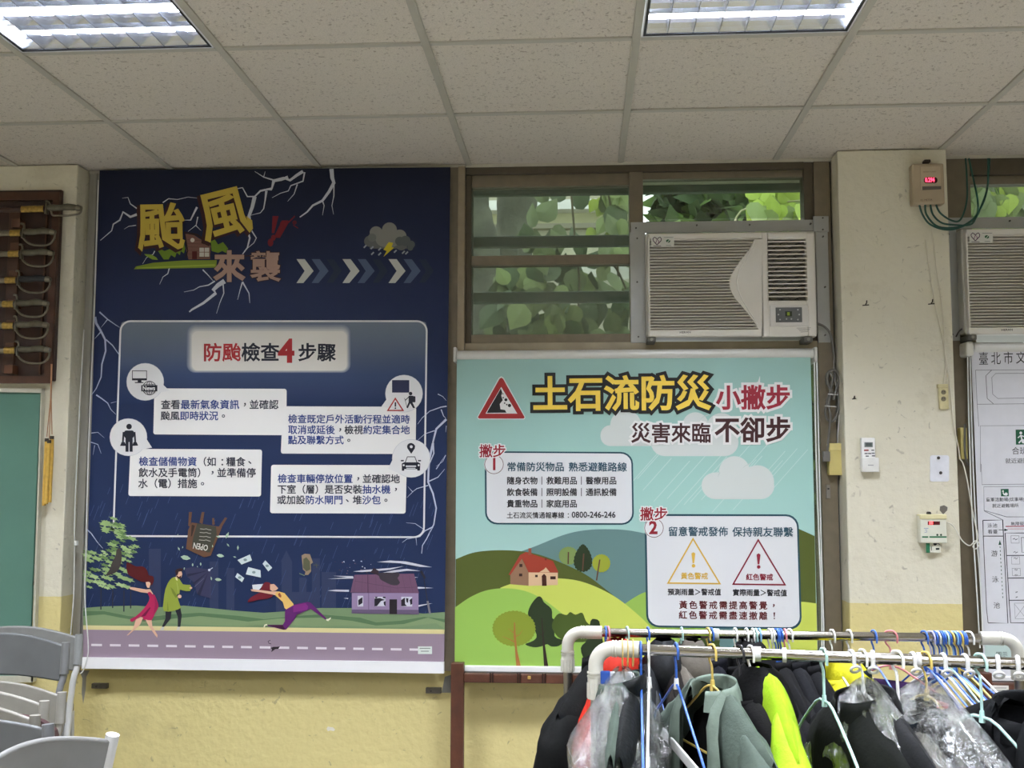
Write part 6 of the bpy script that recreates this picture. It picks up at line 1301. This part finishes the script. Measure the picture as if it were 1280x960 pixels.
# logo on the black jacket
MB().add([(-.0615, -.078, -.112), (-.0615, -.118, -.136), (-.0612, -.112, -.128), (-.0612, -.100, -.115)], [(0, 1, 2, 3)], mat((205, 208, 212), .5)).build('logo', j)
# hangers of the rear rail, left to right
RH = [(757, 'blue'), (760, 'pink'), (784, 'mint'), (810, 'blue'), (852, 'mint'), (885, 'yellow'), (889, 'blue'), (919, 'white'), (933, 'white'), (941, 'white'), (945, 'mint'), (949, 'sky'), (962, 'white'), (966, 'white'), (970, 'blue'), (973, 'blue'), (976, 'blue'), (981, 'pink'), (987, 'white'), (1040, 'white'), (1061, 'white'), (1092, 'blue'), (1113, 'pink')]
random.seed(21)
for i, (x, c) in enumerate(RH):
    hanger('R', x, .15+random.uniform(-.12, .12) if x != 1113 else .9, c, '%s wire hanger on the rear rail, %s from left end' % ({'sky': 'light blue', 'mint': 'mint green'}.get(c, c), ORD[i]), half=.185, drop=.06, group='hangers spread along the rear rail')
RC_ = [(1155, 'blue'), (1163.5, 'lilac'), (1167, 'blue'), (1170, 'white'), (1174, 'blue'), (1177, 'blue'), (1180, 'mint'), (1183, 'blue'), (1187, 'yellow'), (1191.5, 'sky'), (1194, 'blue'), (1197.5, 'yellow'), (1200, 'blue'), (1203, 'blue'), (1211, 'white')]
for i, (x, c) in enumerate(RC_):
    hanger('R', x, .30+.030*i*.3+random.uniform(-.05, .05), c, '%s hanger, %s from left in the crowded bunch on the rear rail' % ({'sky': 'light blue', 'mint': 'mint green'}.get(c, c), ORD[i]), half=.19, drop=.065+random.uniform(-.01, .012), rise=.10+random.uniform(-.01, .02), group='bunch of empty hangers at the right of the rear rail')
# white ring hooks and clips on the rails
RG = [1064, 1091, 1141, 1179, 1206, 1247, 1272]
ringp = None
for i, x in enumerate(RG):
    o = on('F', x); lb = 'white plastic ring hook on the front rail, %s from the left' % ORD[i]
    if ringp is None:
        e = empty('ring_hook', o, lb, 'ring hook', 'white ring hooks on the front rail'); ringp = e
        P = [(0, .0125*math.cos(a), .0125*math.sin(a)) for a in [math.radians(-20-k*22) for k in range(0, 1)]]
        m_ = MB(); arc_ = [(0, .0112*math.sin(a), .0112*math.cos(a)) for a in [math.radians(100-k*24) for k in range(10)]]; m_.tube(arc_+[(0, -.011, -.010)], .0024, M_WHT, 8, flat=1.5); m_.build('clip', e)
        MB().tube([(.0072*math.cos(t), -.014-.004*math.sin(t), -.0165+.0052*math.sin(t)) for t in [2*PI*k/20 for k in range(20)]], .0023, M_WHT, 8, closed=True).build('ring', e)
    else: e = copy_tree(ringp, None, None, lb); e.location = o
    e.rotation_euler = (0, 0, random.uniform(-.4, .4))
for rail, x, w_, lb in (('F', 946.5, .012, 'broad white clip on the front rail above the neon jacket'), ('F', 980.5, .0065, 'narrow white clip on the front rail right of the broad one'), ('R', 895.5, .012, 'white clip on the rear rail behind the sage shirt'), ('F', 1148.5, .006, 'narrow white clip on the front rail near the yellow hanger')):
    o = on(rail, x); d_ = dR; P = [(0, .0118*math.sin(a), .0118*math.cos(a)) for a in [2*PI*k/20 for k in range(20)]]
    m_ = MB(); m_.tube([tuple(-d_*w_/2), tuple(d_*w_/2)], .0122, M_WHT, 20); c_ = m_.build('rail_clip', label=lb, cat='clip'); c_.location = o
